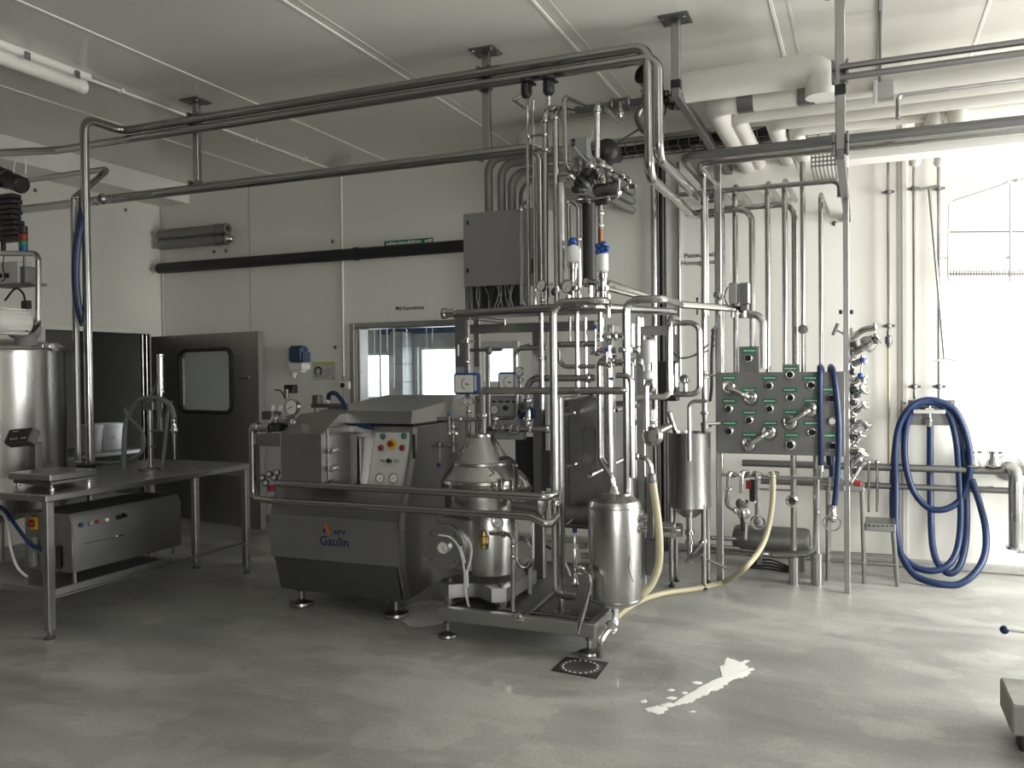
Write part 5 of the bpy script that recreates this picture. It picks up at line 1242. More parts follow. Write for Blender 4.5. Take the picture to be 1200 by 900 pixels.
# white cables from the flange gauge
for ps in ([(514, 627), (528, 630), (538, 642), (543, 662), (546, 690), (550, 712), (555, 714)], [(548, 630), (553, 645), (548, 668)], [(540, 640), (545, 660)], [(546, 672), (545, 690), (549, 710)]):
    MB().sweep(smoothline([W(x, y, 4.56) for x, y in ps]), .006, 6).build('cable', 'printwhite', sp)
MB().box(W(545, 688, 4.55)-Vector((.008, .005, 0)), W(547, 668, 4.55)+Vector((.008, .01, 0)), .003).build('cable_sleeve', 'printwhite', sp)
# brass regulator with green tip, gauge and pipe
rg = MB().lathe(W(567, 638, 4.60), (0, 0, 1), [(-.03, .012), (-.025, .022), (0, .024), (.01, .034), (.05, .034), (.055, .022), (.08, .02)], 14).build('brass_regulator', 'brass', sp)
PB(sp, 'green_tip', 'green', 564, 641, 571, 644, 4.585, .03, .004); PB(sp, 'regulator_cup', 'black', 564, 632, 571, 641, 4.585, .03, .006)
MB().lathe(W(574, 625, 4.60), (1, 0, 0), [(0, .012), (.08, .012), (.082, .02), (.1, .02), (.102, .012), (.13, .012)], 10).build('regulator_union', 'chrome', sp)
gauge(sp, W(584, 613, 4.60), .032, (.2, -1, .3), needle=.4)
pipe(sp, [(587, 625, 4.60), (599, 627, 4.60), (601, 636, 4.60), (601, 728, 4.50)], 5, snap=False, bend=.06, name='drain_pipe')
pipe(sp, [(601, 722, 4.40), (612, 725, 4.40), (648, 694, 5.0)], 5, snap=False, bend=.03, name='drain_pipe', m='dull')
for y in (640, 652, 700, 715): clampring(sp, 601, y, 4.55, 5)
MB().lathe(W(607, 724, 4.39), (1, .0, 0), [(-.02, .02), (0, .03), (.02, .03), (.03, .02)], 12).build('drain_elbow', 'chrome', sp)
# U trap behind
pipe(sp, [(605, 612, 4.95), (605, 655, 4.95), (611, 665, 4.95), (620, 665, 4.95), (624, 656, 4.95), (624, 612, 4.95)], 5, snap=False, bend=.06, name='trap_pipe')
pipe(sp, [(609, 630, 4.92), (617, 632, 4.92), (620, 640, 4.92)], 5, snap=False, name='trap_bend')
pipe(sp, [(620, 660, 4.97), (620, 700, 4.97), (628, 702, 4.97)], 7, snap=False, name='trap_leg', m='dull')
MB().prism([W(492, 694, 4.62), W(519, 678, 4.62), W(518, 690, 4.62)], (0, 0, 0), (0, .05, 0)).build('lever_plate', 'dull', sp)

# ================================================================ pressure vessel in front of the skid
vX, vY = W(720.5, 650, 4.66).x, 4.66; vr_ = (W(751, 650, 4.66).x-W(690, 650, 4.66).x)/2*.985
def vz(y): return W(720, y, 4.60).z
pv = thing('pressure_vessel', 'standing cylindrical steel vessel with domed ends on the skid corner', 'tank', (vX, vY, vz(713)))
MB().lathe((vX, vY, 0), (0, 0, 1), [(vz(714), .05), (vz(712), vr_*.6), (vz(707), vr_*.92), (vz(702), vr_), (vz(594), vr_), (vz(588), vr_*.93), (vz(583), vr_*.65), (vz(580), .05)], 44).build('shell', 'bright', pv)
for y in (703, 595): MB().lathe((vX, vY, 0), (0, 0, 1), [(vz(y)-.004, vr_), (vz(y)-.003, vr_+.0025), (vz(y)+.003, vr_+.0025), (vz(y)+.004, vr_)], 44).build('weld_seam', 'satin', pv)
MB().lathe((vX, vY, vz(582)), (0, 0, 1), [(0, .03), (.01, .035), (.03, .022), (.05, .018)], 14).build('top_nozzle', 'chrome', pv)
mb = MB().sweep([W(738, 652, vY-vr_*.86), W(736, 664, vY-vr_*.88), W(739, 674, vY-vr_*.85), W(742, 682, vY-vr_*.8)], .0025, 5); mb.build('chalk_mark', 'ink', pv)
pipe(pv, [Vector((vX, vY, vz(712))), Vector((vX, vY, W(719, 735, vY).z)), W(711, 740, 4.5), W(703, 752, 4.42), W(702, 770, 4.42)], 8.5, snap=False, bend=.05, name='drain_bend')
ps = W(716, 735, 4.55); mb = MB(); ferrule(mb, ps, (.4, -.3, .6), .026, .035); mb.build('clamp', 'chrome', pv)
for (px, py) in ((751, 620), (751, 608)): MB().lathe(Vector((vX+vr_*.9, vY, vz(py))), (1, 0, 0), [(0, .018), (.03, .018), (.032, .026), (.05, .026)], 12).build('side_nozzle', 'chrome', pv)
MB().box((vX-.02, vY+vr_*.9, SZ1), (vX+.02, SY0+.5, SZ1+.02)).build('bracket', 'dull', pv)
# sloping drain tube and needle valve beside it
ptop('drain_tube', 'short sloping steel drain tube at the skid corner', 'pipe', [W(679, 668, 4.55), W(690, 672, 4.48), W(692, 684, 4.45), W(677, 742, 4.38)], 5.5, snap=False, bend=.04)
nv = thing('level_gauge_valve', 'slender upright valve with blue cap between post and vessel', 'valve', W(674, 690, 4.72))
MB().lathe(W(674, 688, 4.72), (0, 0, 1), [(0, .014), (.02, .022), (.04, .014), (.09, .014), (.1, .022), (.12, .022), (.125, .012), (.24, .014), (.25, .008), (.32, .006)], 12).build('body', 'chrome', nv)
MB().cyl(W(673.5, 624, 4.72), W(673.5, 617, 4.72), .014, n=10).build('cap', 'blue', nv)
MB().cyl(W(664, 615, 4.75), W(671, 609, 4.75), .006, n=6).build('rod', 'pipe', nv)
for (px, py) in ((681, 640), (683, 652), (683, 662)): MB().box(W(px-3, py+3, 4.7), W(px+6, py-3, 4.7)+Vector((0, .03, 0)), .004).build('bracket', 'satin', nv)
MB().lathe(W(681, 668, 4.62), (.5, -.7, .2), [(-.03, .014), (-.02, .026), (.01, .026), (.014, .016), (.03, .016)], 10).build('union', 'chrome', nv)
MB().sweep(smoothline([W(660, 655, 4.75), W(666, 668, 4.74), W(668, 675, 4.74)]), .006, 6).build('cable', 'palegrey', nv)
# skid electrics under the exchanger: dark floor cables
cbx = [[(700, 690), (690, 675), (684, 660)], [(640, 640), (655, 650), (662, 672)]]
for ps in cbx: MB().sweep(smoothline([W(x, y, 4.95) for x, y in ps]), .008, 6).build('cable', 'rubber', sk_)

# ================================================================ balance tank
tX, tY = W(807, 560, 6.2).x, 6.22; tr_r = (W(833, 560, 6.0).x-W(781, 560, 6.0).x)/2
tk = thing('balance_tank', 'open topped round steel balance tank on four legs', 'tank', (tX, tY, 0))
zt = W(807, 509, 6.0).z; zb = W(807, 602, 6.0).z
MB().lathe((tX, tY, 0), (0, 0, 1), [(zb-.06, .05), (zb, tr_r*.8), (zb+.02, tr_r), (zt-.01, tr_r), (zt, tr_r+.006), (zt, tr_r-.008), (zt-.02, tr_r-.01), (zb+.1, tr_r-.01)], 44, capped=False).build('shell', 'bright', tk)
MB().lathe((tX, tY, zb+.1), (0, 0, 1), [(0, tr_r-.012), (.004, tr_r-.012)], 30).build('inner_floor', 'dull', tk)
for a in (35, 145, 215, 325):
    x = tX+math.cos(math.radians(a))*tr_r*.92; y = tY+math.sin(math.radians(a))*tr_r*.92
    l = MB().cyl((x, y, .04), (x, y, zb+.05), .019, n=12).build('leg', 'satin', tk)
    MB().lathe((x, y, 0), (0, 0, 1), [(0, .022), (.015, .022), (.018, .01), (.04, .01)], 10).build('foot', 'rubber', l)
ox = W(806, 620, 6.1)
MB().lathe((tX, tY, zb-.4), (0, 0, 1), [(0, .02), (.1, .022), (.14, .022), (.142, .034), (.165, .034), (.17, .024), (.2, .024), (.21, .036), (.24, .036), (.25, .026), (.36, .026)], 16).build('outlet', 'chrome', tk)
MB().sweep([W(822, 650, 6.1), W(806, 655, 6.1)], .016, 8).build('outlet_branch', 'satin', tk)
MB().sweep([W(828, 628, 6.15), W(805, 660, 6.1)], .018, 10).build('valve_handle', 'dull', tk)
MB().lathe(W(823, 636, 6.15), (.6, 0, .8), [(-.05, .02), (-.03, .034), (.02, .034), (.04, .02)], 12).build('valve_body', 'chrome', tk)
pipe(tk, [W(784, 483, 6.1), W(792, 508, 6.15), Vector((tX-.06, tY, zt-.1))], 6, snap=False, name='inlet_pipe')
pipe(tk, [W(827, 655, 6.25), W(850, 665, 6.3)], 3, snap=False, name='stay_rod', m='dull')
for (px, py) in ((832, 475), (838, 497)): MB().sweep(smoothline([W(834, 500, 6.25), W(830, 497, 6.25), W(826, 500, 6.25), W(825, 508, 6.22)]), .012, 8).build('overflow_bend', 'dull', tk); break

# cream hoses
hs = [W(905, 553, 6.3), W(906, 566, 6.28), W(905, 590, 6.25), W(900, 620, 6.2), W(890, 645, 6.1), W(870, 668, 5.95)]
h2_ = [W(848, 682, Z=.02), W(815, 690, Z=.02), W(780, 695, Z=.02), W(755, 702, Z=.02), W(735, 713, Z=.02), W(722, 724, Z=.022)]
ho = thing('cream_hose', 'cream coloured product hose hanging from the rail and trailing over the floor', 'hose', h2_[0])
MB().sweep(smoothline(hs+h2_), .020, 12).build('hose', 'cream', ho)
MB().sweep(fillet([W(913, 556, 6.3), W(905, 553, 6.3), W(904, 575, 6.28)], .03), .016, 10).build('hose_end', 'chrome', ho)
for y in (564, 580): clampring(ho, 905, y-6, 6.29, 6)
hs = [W(764, 562, 5.0), W(767, 580, 5.0), W(771, 610, 5.0), W(773, 640, 5.0), W(771, 665, 5.0), W(763, 685, 4.98), W(752, 697, 4.95), W(745, 704, 4.98)]
hb = thing('cream_hose', 'short cream hose dropping from a steel bend beside the pressure vessel', 'hose', hs[-1])
MB().sweep(smoothline(hs), .024, 12).build('hose', 'cream', hb)
pipe(hb, [(738, 535, 5.0), (756, 536, 5.0), (763, 545, 5.0), (764, 564, 5.0)], 5.5, snap=False, bend=.05, name='hose_bend')
MB().lathe(W(764, 566, 5.0), (0, 0, 1), [(0, .024), (.01, .028), (.05, .026), (.06, .018)], 12).build('hose_collar', 'dull', hb)
clampring(hb, 747, 535, 5.0, 6, (1, 0, 0))
# ================================================================ valve flow plate
FY = 6.36
fpx = thing('flow_plate', 'upright steel flow plate with green tags, ports and swing bends on two posts', 'flow plate', (-.55, FY, 0))
Fp = fpx
def post(px0, px1, ytop, zt=None):
    a = W(px0, 560, FY+.02).x; b = W(px1, 560, FY+.02).x
    MB().box((a, FY+.02, 0), (b, FY+.065, W((px0+px1)/2, ytop, FY).z), .004).build('post', 'satin', Fp)
post(839, 847, 192); post(989, 996, 186)
lo, hi, _ = pbox(840, 436, 990, 533, FY, .012, .003); plate = MB().box(lo, hi, .003).build('plate', 'dull', Fp)
PB(Fp, 'plate_tab', 'dull', 866, 406, 890, 437, FY, .012, .003); PB(Fp, 'plate_tab', 'dull', 917, 427, 937, 437, FY, .012, .003)
ports = [(877.9, 419.8), (926.4, 439), (902, 452), (951, 451.3), (926.7, 465.8), (855, 478.8), (902.6, 478.8), (878.7, 491.8), (855.6, 504.8), (952, 506), (926.7, 520.7), (974.4, 466.5), (975, 522), (975.8, 493)]
for i, (px, py) in enumerate(ports):
    p = W(px, py, FY); r = .027 if i != 10 else .032
    pt = MB().lathe(p, (0, -1, 0), [(-.01, r*1.05), (.012, r*1.05), (.014, r*.92), (.05, r*.92), (.052, r*1.08), (.06, r*1.08), (.062, r*.8), (.02, r*.75)], 18).build('port', 'chrome', Fp)
    if i != 13: MB().lathe(p, (0, -1, 0), [(.018, r*.76), (.022, r*.76)], 14).build('bore', 'ink', pt)
    else: MB().lathe(p, (0, -1, 0), [(.055, r*.8), (.066, r*.8)], 14).build('cap', 'printwhite', pt)
tags = [(854.5, 443), (878, 411), (902, 443), (926, 432), (949, 443), (878, 457), (926, 457), (855, 470), (902, 470), (950, 469.5), (878, 483.5), (926.7, 483), (855, 496), (902.5, 496), (950.5, 496), (878, 509.5), (927.5, 510), (971.5, 456.5), (972, 510.5)]
for (px, py) in tags:
    t = PB(Fp, 'green_tag', 'green', px-8.7, py-2.7, px+8.7, py+2.7, FY-.006, .006, .001)
    x = px-6.5
    while x < px+6:
        l = random.choice([1.2, 1.8, 2.6]); lo, hi, _ = pbox(x, py-.7, min(x+l, px+7), py+.6, FY-.0072, .001, 0); MB().box(lo, hi).build('print', 'printwhite', t); x += l+.7
for (a, b) in (((855, 453), (880.5, 465)), ((902, 505.5), (878, 520)), ((926.7, 494), (951, 478.8))):
    pa = W(*a, FY); pb = W(*b, FY); o = Vector((0, -.15, 0))
    sb = MB().sweep(fillet([pa, pa+o, pb+o, pb], .055), .0185, 12).build('swing_bend', 'chrome', Fp)
    for q in (pa, pb):
        MB().lathe(q+Vector((0, -.045, 0)), (0, -1, 0), [(0, .03), (.004, .046), (.026, .046), (.03, .028)], 18).build('union_nut', 'chrome', sb)
        ring = [q+Vector((.052*math.cos(t*math.pi/10), -.035, .052*math.sin(t*math.pi/10)-.012)) for t in range(20)]
        MB().sweep(ring, .003, 5, closed=True).build('nut_ring', 'chrome', sb)
PB(Fp, 'lower_rail', 'satin', 845, 557.5, 989, 561, FY-.0, .02, .003)
PB(Fp, 'bracket_shelf', 'dull', 960, 569, 990, 575, FY-.02, .1, .003)
for (px, py) in ((985, 365.5), (998, 365.5)): PB(Fp, 'clip_nut', 'rubber', px-2, py-2.5, px+2, py+2.5, FY+.02, .03, .004)
# ---- drop pipes into the plate
gname = 'pipes dropping behind the flow plate'
RY = 6.52
def drop(px, ytop, ybot, w, back=True, lab='straight steel pipe bending out of the wall and dropping behind the flow plate', Y=RY, group=gname):
    a = W(px, (ytop+ybot)/2, Y); zt = W(px, ytop+4, Y).z; zb = W(px, ybot, Y).z
    pts = [Vector((a.x, Y, zb)), Vector((a.x, Y, zt))] + ([Vector((a.x+.02, YB-.02, zt))] if back else [])
    return ptop('drop_pipe', lab, 'pipe', pts, w, group, bend=.075, snap=False, n=12)
for px, yt in ((862, 213), (900, 209), (920, 206)): drop(px, yt, 470, 6.5)
drop(846, 219, 470, 7, m_ := True, lab='dark steel pipe dropping close behind the flow plate post', group=None) if False else drop(847, 221, 470, 6, lab='steel pipe dropping close beside the flow plate post', group=None)
drop(941, 186, 440, 6, back=False, lab='steel pipe dropping behind the flow plate from a kinked upper end', group=None)
a = W(941, 190, RY); ptop('pipe_kink', 'kinked pipe end leaning to the ceiling over the flow plate', 'pipe', [Vector((a.x, RY, W(941, 187, RY).z)), Vector((a.x, RY, W(941, 212, RY).z+.0)), ] if False else [W(941, 212, RY), W(940, 206, RY), W(934, 190, RY+.3), W(926, 175, RY+.6)], 6, snap=False, bend=.03)
drop(962, 222, 440, 5.5, lab='shorter steel pipe at the end of the row, with a coupling', group=None)
p = W(941, 386, RY); tag(MB().lathe(p, (0, -1, 0), [(-.03, .02), (-.02, .036), (.02, .036), (.024, .015)], 10).build('pipe_coupling', 'dull'), 'dark round coupling on a drop pipe above the flow plate', 'coupling')
# horizontal runs with bends
z1 = W(900, 219, RY-.08).z; xa = W(836, 224, RY-.08).x; xb = W(984, 216, RY-.08).x
ptop('steel_pipe', 'horizontal steel pipe crossing the drop pipes and ending at the post', 'pipe', [Vector((xa-.3, RY-.08, z1)), Vector((xb, RY-.08, z1)), Vector((xb, RY-.08, z1-.12))], 6, bend=.08)
z1 = W(860, 246, RY-.06).z; xa = W(843, 248, RY-.06).x; xb = W(881, 246, RY-.06).x
ptop('steel_pipe', 'steel pipe with a tight bend dropping between the control heads and drop pipes', 'pipe', [Vector((xa-.25, RY-.06, z1)), Vector((xb, RY-.06, z1)), Vector((xb, RY-.06, W(881, 470, RY).z))], 7, bend=.1)
z1 = W(900, 241, RY+.1).z; xa = W(843, 240, RY+.1).x; xb = W(931, 241, RY+.1).x
ptop('steel_pipe', 'steel pipe with a wide bend dropping behind two straight drop pipes', 'pipe', [Vector((xa, RY+.1, z1)), Vector((xb, RY+.1, z1)), Vector((xb, RY+.1, W(931, 470, RY).z))], 7, bend=.1)
# tall pipes left of the plate
for (px, y0, y1, Y, w, lab) in ((767, 205, 560, 6.2, 7, 'tall bright steel pipe standing behind the bent overhead lines'), (825, 205, 487, 6.1, 7, 'tall steel riser beside the flow plate post'), (829, 230, 370, 6.12, 3, 'thin steel line tied to the riser beside the flow plate'), (796, 190, 440, 7.384, 4, 'thin bright pipe on the wall by the room sign')):
    a = W(px, (y0+y1)/2, Y); tag(MB().cyl((a.x, Y, W(px, y1, Y).z), (a.x, Y, W(px, y0, Y).z), w/2*mpp(px, 300, Y), n=12).build('steel_riser', 'pipe'), lab, 'pipe')
a = W(772, 300, 7.3); cbd = thing('cable_bundle', 'dark cable bundle running down the back wall behind the skid', 'cable bundle', (a.x, 7.3, 0))
for k in range(4): MB().cyl((a.x-.02+.022*k, 7.33+.015*(k % 2), W(772, 650, 7.3).z), (a.x-.02+.022*k, 7.33+.015*(k % 2), W(772, 190, 7.3).z), .011, n=6).build('cable', 'rubber', cbd)
# riser fittings
rf = thing('sampling_valve', 'small valve hanging on the riser beside the flow plate', 'valve', W(826, 500, 6.05))
for y in (437, 442, 484): clampring(rf, 826, y, 6.1, 8)
MB().lathe(W(826, 500, 6.08), (0, 0, 1), [(-.05, .014), (-.03, .025), (.02, .025), (.03, .018), (.08, .018)], 12).build('body', 'dull', rf)
pipe(rf, [(826, 440, 6.08), (838, 440, 6.2)], 3, name='arm'); pipe(rf, [(822, 497, 6.08), (843, 496, 6.2)], 4, name='arm', m='dull')
hs = [W(836, 385, 6.3), W(834, 420, 6.3), W(834, 452, 6.3), W(832, 470, 6.25)]
MB().sweep(smoothline(hs), .012, 6).build('cable', 'rubber', rf)
for y in (385, 392, 400, 407): MB().cyl(W(833, y+3, 6.28), W(838, y-3, 6.28), .004, n=5).build('cable_tie', 'black', rf)
# control heads on the cross pipe
for (x0, x1, lab, m) in ((854, 864, 'grey valve control head with dark body', 'greyplastic'), (866, 878, 'pale valve control head next to the dark bodied one', 'satin')):
    c_ = thing('valve_actuator', lab+' on the cross pipe', 'valve head', W((x0+x1)/2, 362, 5.85))
    PB(c_, 'housing', m, x0, 331, x1, 356, 5.82, .09, .008); PB(c_, 'collar', 'dull', x0+1, 356, x1-1, 364, 5.84, .06, .006)
    MB().cyl(W((x0+x1)/2, 364, 5.87), W((x0+x1)/2, 372, 5.87), .016, n=10).build('stem', 'chrome', c_)
    if x0 < 860: MB().sweep(smoothline([W(853, 336, 5.85), W(849, 348, 5.85), W(853, 358, 5.85)]), .004, 5).build('cable', 'rubber', c_)
sn = thing('temperature_sensor', 'small silver sensor head on a stem beside the control heads', 'sensor', W(842, 366, 5.85))
MB().lathe(W(842, 347, 5.85), (-.2, -1, .3), [(-.03, .022), (0, .028), (.03, .028), (.036, .018)], 14).build('head', 'chrome', sn); MB().cyl(W(842, 350, 5.87), W(842, 369, 5.88), .010, n=8).build('stem', 'chrome', sn)
pole = thing('thin_rod', 'thin black rod standing on the cross pipe', 'rod', W(817, 367, 5.75)); MB().cyl(W(817, 350, 5.75), W(817, 369, 5.75), .006, n=6).build('rod', 'black', pole); MB().ball(W(817, 350, 5.75), .009, 6).build('tip', 'black', pole)

# ---- blue hoses on the plate
def bhose(label, pts, r, ends=()):
    o = thing('blue_hose', label, 'hose', pts[-1]); MB().sweep(smoothline(pts), r, 12).build('hose', 'blue', o); return o
h_ = bhose('straight dark blue hose hanging in front of the flow plate', [W(972, 545, 6.52), W(968, 480, 6.52), W(963, 436, 6.48), W(961, 430, 6.40), W(961, 436, 6.27), W(961, 470, 6.25), W(962, 520, 6.25), W(962, 546, 6.25)], .021)
MB().lathe(W(962, 560, 6.25), (0, 0, 1), [(0, .016), (.02, .024), (.05, .022), (.09, .022)], 12).build('hose_end', 'chrome', h_)
h_ = bhose('curved dark blue hose hanging at the flow plate edge with a clamp end', [W(975, 560, 6.54), W(973, 470, 6.52), W(973, 436, 6.48), W(974, 430, 6.40), W(977, 440, 6.28), W(981, 470, 6.24), W(983, 510, 6.23), W(981, 560, 6.23), W(978, 592, 6.23)], .021)
MB().lathe(W(976, 612, 6.23), (0, 0, 1), [(0, .014), (.02, .03), (.05, .03), (.06, .024), (.12, .026)], 12).build('hose_clamp', 'chrome', h_)
ring = [W(975, 613, 6.21)+Vector((.058*math.cos(t*math.pi/12), 0, .052*math.sin(t*math.pi/12))) for t in range(24)]
MB().sweep(ring, .007, 6, closed=True).build('pull_ring', 'chrome', h_)
pipe(h_, [(972, 560, 6.25), (970, 600, 6.25), (972, 610, 6.25)], 4, snap=False, name='hook_rod')
# ---- bends hung on the lower rail
def hung(label, name='hung_bend', cat='fitting', p=None): return thing(name, label, cat, p)
b1 = hung('steel J bend with union hung on the flow plate rail', p=W(858, 600, 6.3))
pipe(b1, [(862, 556, 6.36), (854, 553, 6.30), (853, 580, 6.30), (851, 592, 6.30), (862, 598, 6.30)], 5.5, snap=False, bend=.05, name='bend')
for (px, py, ax) in ((854, 573, (0, 0, 1)), (862, 598, (1, 0, 0))): clampring(b1, px, py, 6.3, 6.5, ax)
b2 = hung('black handled butterfly valve hung on the flow plate rail', 'hung_valve', 'valve', W(871, 625, 6.3))
pipe(b2, [(876, 553, 6.36), (869, 553, 6.30), (869, 578, 6.30)], 6, snap=False, bend=.04, name='bend'); MB().lathe(W(870, 590, 6.28), (-.2, -1, 0), [(-.03, .03), (-.02, .042), (.03, .042), (.034, .02)], 16).build('valve_body', 'chrome', b2)
MB().lathe(W(871, 602, 6.27), (.2, -1, 0), [(-.02, .03), (.02, .045), (.03, .03)], 16).build('valve_flange', 'chrome', b2)
MB().cyl(W(869, 600, 6.25), W(871, 622, 6.25), .015, n=8).build('black_lever', 'black', b2); MB().cyl(W(874, 612, 6.26), W(873, 632, 6.26), .017, n=10).build('spout', 'chrome', b2)
PB(b2, 'red_tag', 'red', 874, 563, 880, 573, 6.30, .01, .002); PB(b2, 'black_grip', 'black', 878, 562, 885, 588, 6.31, .02, .006)
b3 = hung('straight steel swing pipe with ring nut hung on the rail', 'hung_pipe', 'pipe', W(886, 612, 6.3))
pipe(b3, [(883, 556, 6.38), (885, 553, 6.30), (887, 560, 6.28), (887, 610, 6.28)], 5, snap=False, bend=.03, name='pipe')
for rr in (.05, .044): MB().sweep([W(888, 612, 6.25)+Vector((rr*math.cos(t*math.pi/12), 0, rr*math.sin(t*math.pi/12))) for t in range(24)], .005, 6, closed=True).build('ring_nut', 'chrome', b3)
MB().lathe(W(887, 611, 6.27), (0, -1, 0), [(-.02, .02), (.02, .025), (.025, .015)], 14).build('end_socket', 'dull', b3)
for px in (858, 872, 889, 905): MB().sweep([W(px, 556, 6.37)+Vector((.03*math.cos(t*math.pi/10), -.02, .022*math.sin(t*math.pi/10))) for t in range(20)], .005, 6, closed=True).build('rail_ring', 'chrome', Fp)
# ---- floor pipes under the plate
def sleeved(px, ytop, Y, w, label, ys):
    a = W(px, 600, Y); r = w/2*mpp(px, 600, Y); o = thing('floor_pipe', label, 'pipe', (a.x, Y, 0))
    MB().cyl((a.x, Y, .0), (a.x, Y, W(px, ytop, Y).z), r, n=14).build('pipe', 'pipe', o); zs_ = W(px, ys, Y).z
    MB().lathe((a.x, Y, 0), (0, 0, 1), [(0, r*1.65), (zs_, r*1.65), (zs_+.005, r)], 18).build('sleeve', 'satin', o); return o
fo1 = sleeved(930, 500, 6.53, 7, 'steel floor pipe with round flange under the flow plate', 653)
MB().lathe(W(928, 587, 6.46), (0, -1, 0), [(-.05, .03), (0, .042), (.012, .045), (.016, .03), (.01, .024)], 18).build('flange_port', 'chrome', fo1); MB().lathe(W(928, 587, 6.45), (0, -1, 0), [(-.0, .022), (.004, .022)], 14).build('bore', 'ink', fo1)
fo2 = sleeved(957, 500, 6.56, 8, 'steel floor pipe with side branch under the flow plate', 648)
pipe(fo2, [(957, 600, 6.5), (955, 648, 6.5), (905, 650, 6.5), (820, 641, 6.9)], 6.5, snap=False, bend=.08, name='branch')
ptop('thin_steel_pipe', 'thin steel cross line behind the floor pipes', 'pipe', [W(890, 573, 6.9), W(930, 573, 6.9)], 2.5)
a = W(876, 640, 6.95); b_ = W(950, 640, 6.95)
gcl = thing('lying_cylinder', 'dull steel cylinder lying by the wall behind the floor pipes', 'cylinder', ((a.x+b_.x)/2, 6.95, a.z-.1))
rr = .115; MB().lathe(Vector((a.x-.12, 6.98, W(900, 634, 6.95).z)), (1, 0, 0), [(0, .05), (.02, rr*.9), (.05, rr), ((b_.x-a.x)+.08, rr), ((b_.x-a.x)+.11, rr*.9), ((b_.x-a.x)+.12, .05)], 26).build('shell', 'dull', gcl)
for px in (890, 940): 
    x = W(px, 650, 6.95).x; MB().box((x-.02, 6.93, 0), (x+.02, 7.03, W(900, 634, 6.95).z-rr*.9), .003).build('stand', 'dull', gcl)
for (x0, y0, x1, y1) in ((833, 630, 862, 632), (833, 640, 862, 643)): ptop('thin_steel_pipe', 'short pipe stub leading to the lying cylinder', 'pipe', [W(x0, y0, 6.8), W(x1+6, y1, 6.9)], 5, 'stubs at the lying cylinder', snap=False, m='dull')
cbl = [W(878, 668, 6.9), W(900, 663, 6.9), W(925, 668, 6.85)]
for k in range(4):
    ps = [p+Vector((0, 0, .0)) for p in cbl]; 
    for i, p in enumerate(ps): p.y += .03*k; p.z = .012+(.03 if i == 1 else .01)*k*.6
    tag(MB().sweep(smoothline(ps), .008, 6).build('cable', 'rubber'), 'dark cable lying on the floor under the lying cylinder', 'cable', 'cables under the lying cylinder')

# ================================================================ right part of the back wall
YW = 7.25
z = W(1100, 546, YW).z; xs0 = W(870, 545, YW).x
for (py, lab) in ((548, 'upper of two steel wall pipes behind the coiled hose'), (570, 'lower of two steel wall pipes behind the coiled hose')):
    z = W(1050, py, YW).z; o = thing('wall_pipe', lab, 'pipe', (xs0, YW, z)); MB().cyl((xs0 if py < 560 else xs0+.15, YW, z), (xr, YW, z), .029 if py < 560 else .024, n=14).build('pipe', 'dull', o)
    for x in (W(1030, py, YW).x, W(1165, py, YW).x): MB().box((x-.012, YW, z-.012), (x+.012, YB, z+.012)).build('bracket', 'dull', o)
for (px, y0, y1, lab) in ((1041, 190, 398, 'thin wall pipe with valve and cream tail by the joint strip'), (1071, 196, 468, 'thin bright wall pipe running down to the hose plate, under a slanted stub'), (1100, 190, 468, 'thin bright wall pipe running down to the hose plate, crossed by the squeegee')):
    Y_ = 7.32; a = W(px, 300, Y_); o = thing('wall_drop_pipe', lab, 'pipe', (a.x, Y_, W(px, y1, Y_).z))
    MB().cyl((a.x, Y_, W(px, y1, Y_).z), (a.x, Y_, W(px, y0, Y_).z), .0125, n=10).build('pipe', 'pipe', o)
    for y in ((225, 382) if px < 1050 else (221, 453)):
        c = MB().lathe(Vector((a.x, Y_, W(px, y, Y_).z)), (0, 0, 1), [(-.018, .016), (-.012, .026), (.012, .026), (.018, .016)], 12).build('clamp', 'dull', o)
        for s in (-1, 1): MB().cyl((a.x+s*.024, Y_, W(px, y, Y_).z), (a.x+s*.045, Y_, W(px, y, Y_).z), .010, n=8).build('clamp_screw', 'dull', c)
        MB().cyl((a.x, Y_, W(px, y, Y_).z), (a.x, YB, W(px, y, Y_).z), .008, n=8).build('standoff', 'dull', c)
    if px < 1050:
        MB().lathe(Vector((a.x, Y_, W(px, 408, Y_).z)), (0, 0, 1), [(0, .012), (.02, .016), (.04, .028), (.09, .028), (.1, .014), (.14, .014)], 12).build('stop_valve', 'dull', o)
        MB().cyl((a.x, Y_, W(px, 548, Y_).z), (a.x, Y_, W(px, 408, Y_).z), .011, n=8).build('cream_tail', 'cream', o)
# hose hanger
hh = thing('hose_hanger', 'steel hose hanger plate with hook bar on the wall', 'hanger', W(1088, 498, YB-.02))
hp_ = PB(hh, 'back_plate', 'dull', 1056, 469, 1119, 498, YB-.012, .012, .003)
for (px, py) in ((1060, 472), (1115, 472)): MB().lathe(W(px, py, YB-.012), (0, -1, 0), [(0, .014), (.008, .012), (.01, .004)], 10).build('bolt', 'chrome', hp_)
PB(hh, 'hook_bar', 'satin', 1070, 480, 1108, 485, 7.18, .02, .003); PB(hh, 'hook_arm', 'satin', 1084, 478, 1094, 482, 7.19, .2, .003); PB(hh, 'saddle', 'dull', 1068, 474, 1110, 478, 7.24, .14, .01)
MB().lathe(W(1089, 494, 7.24), (0, 0, 1), [(-.04, .012), (-.02, .02), (.02, .022), (.03, .014), (.12, .014)], 12).build('hose_tap', 'chrome', hh)
def hY(y, k=0):
    base = 7.27-.022*k
    return base if y < 590 else base-(y-590)/100*(.42)
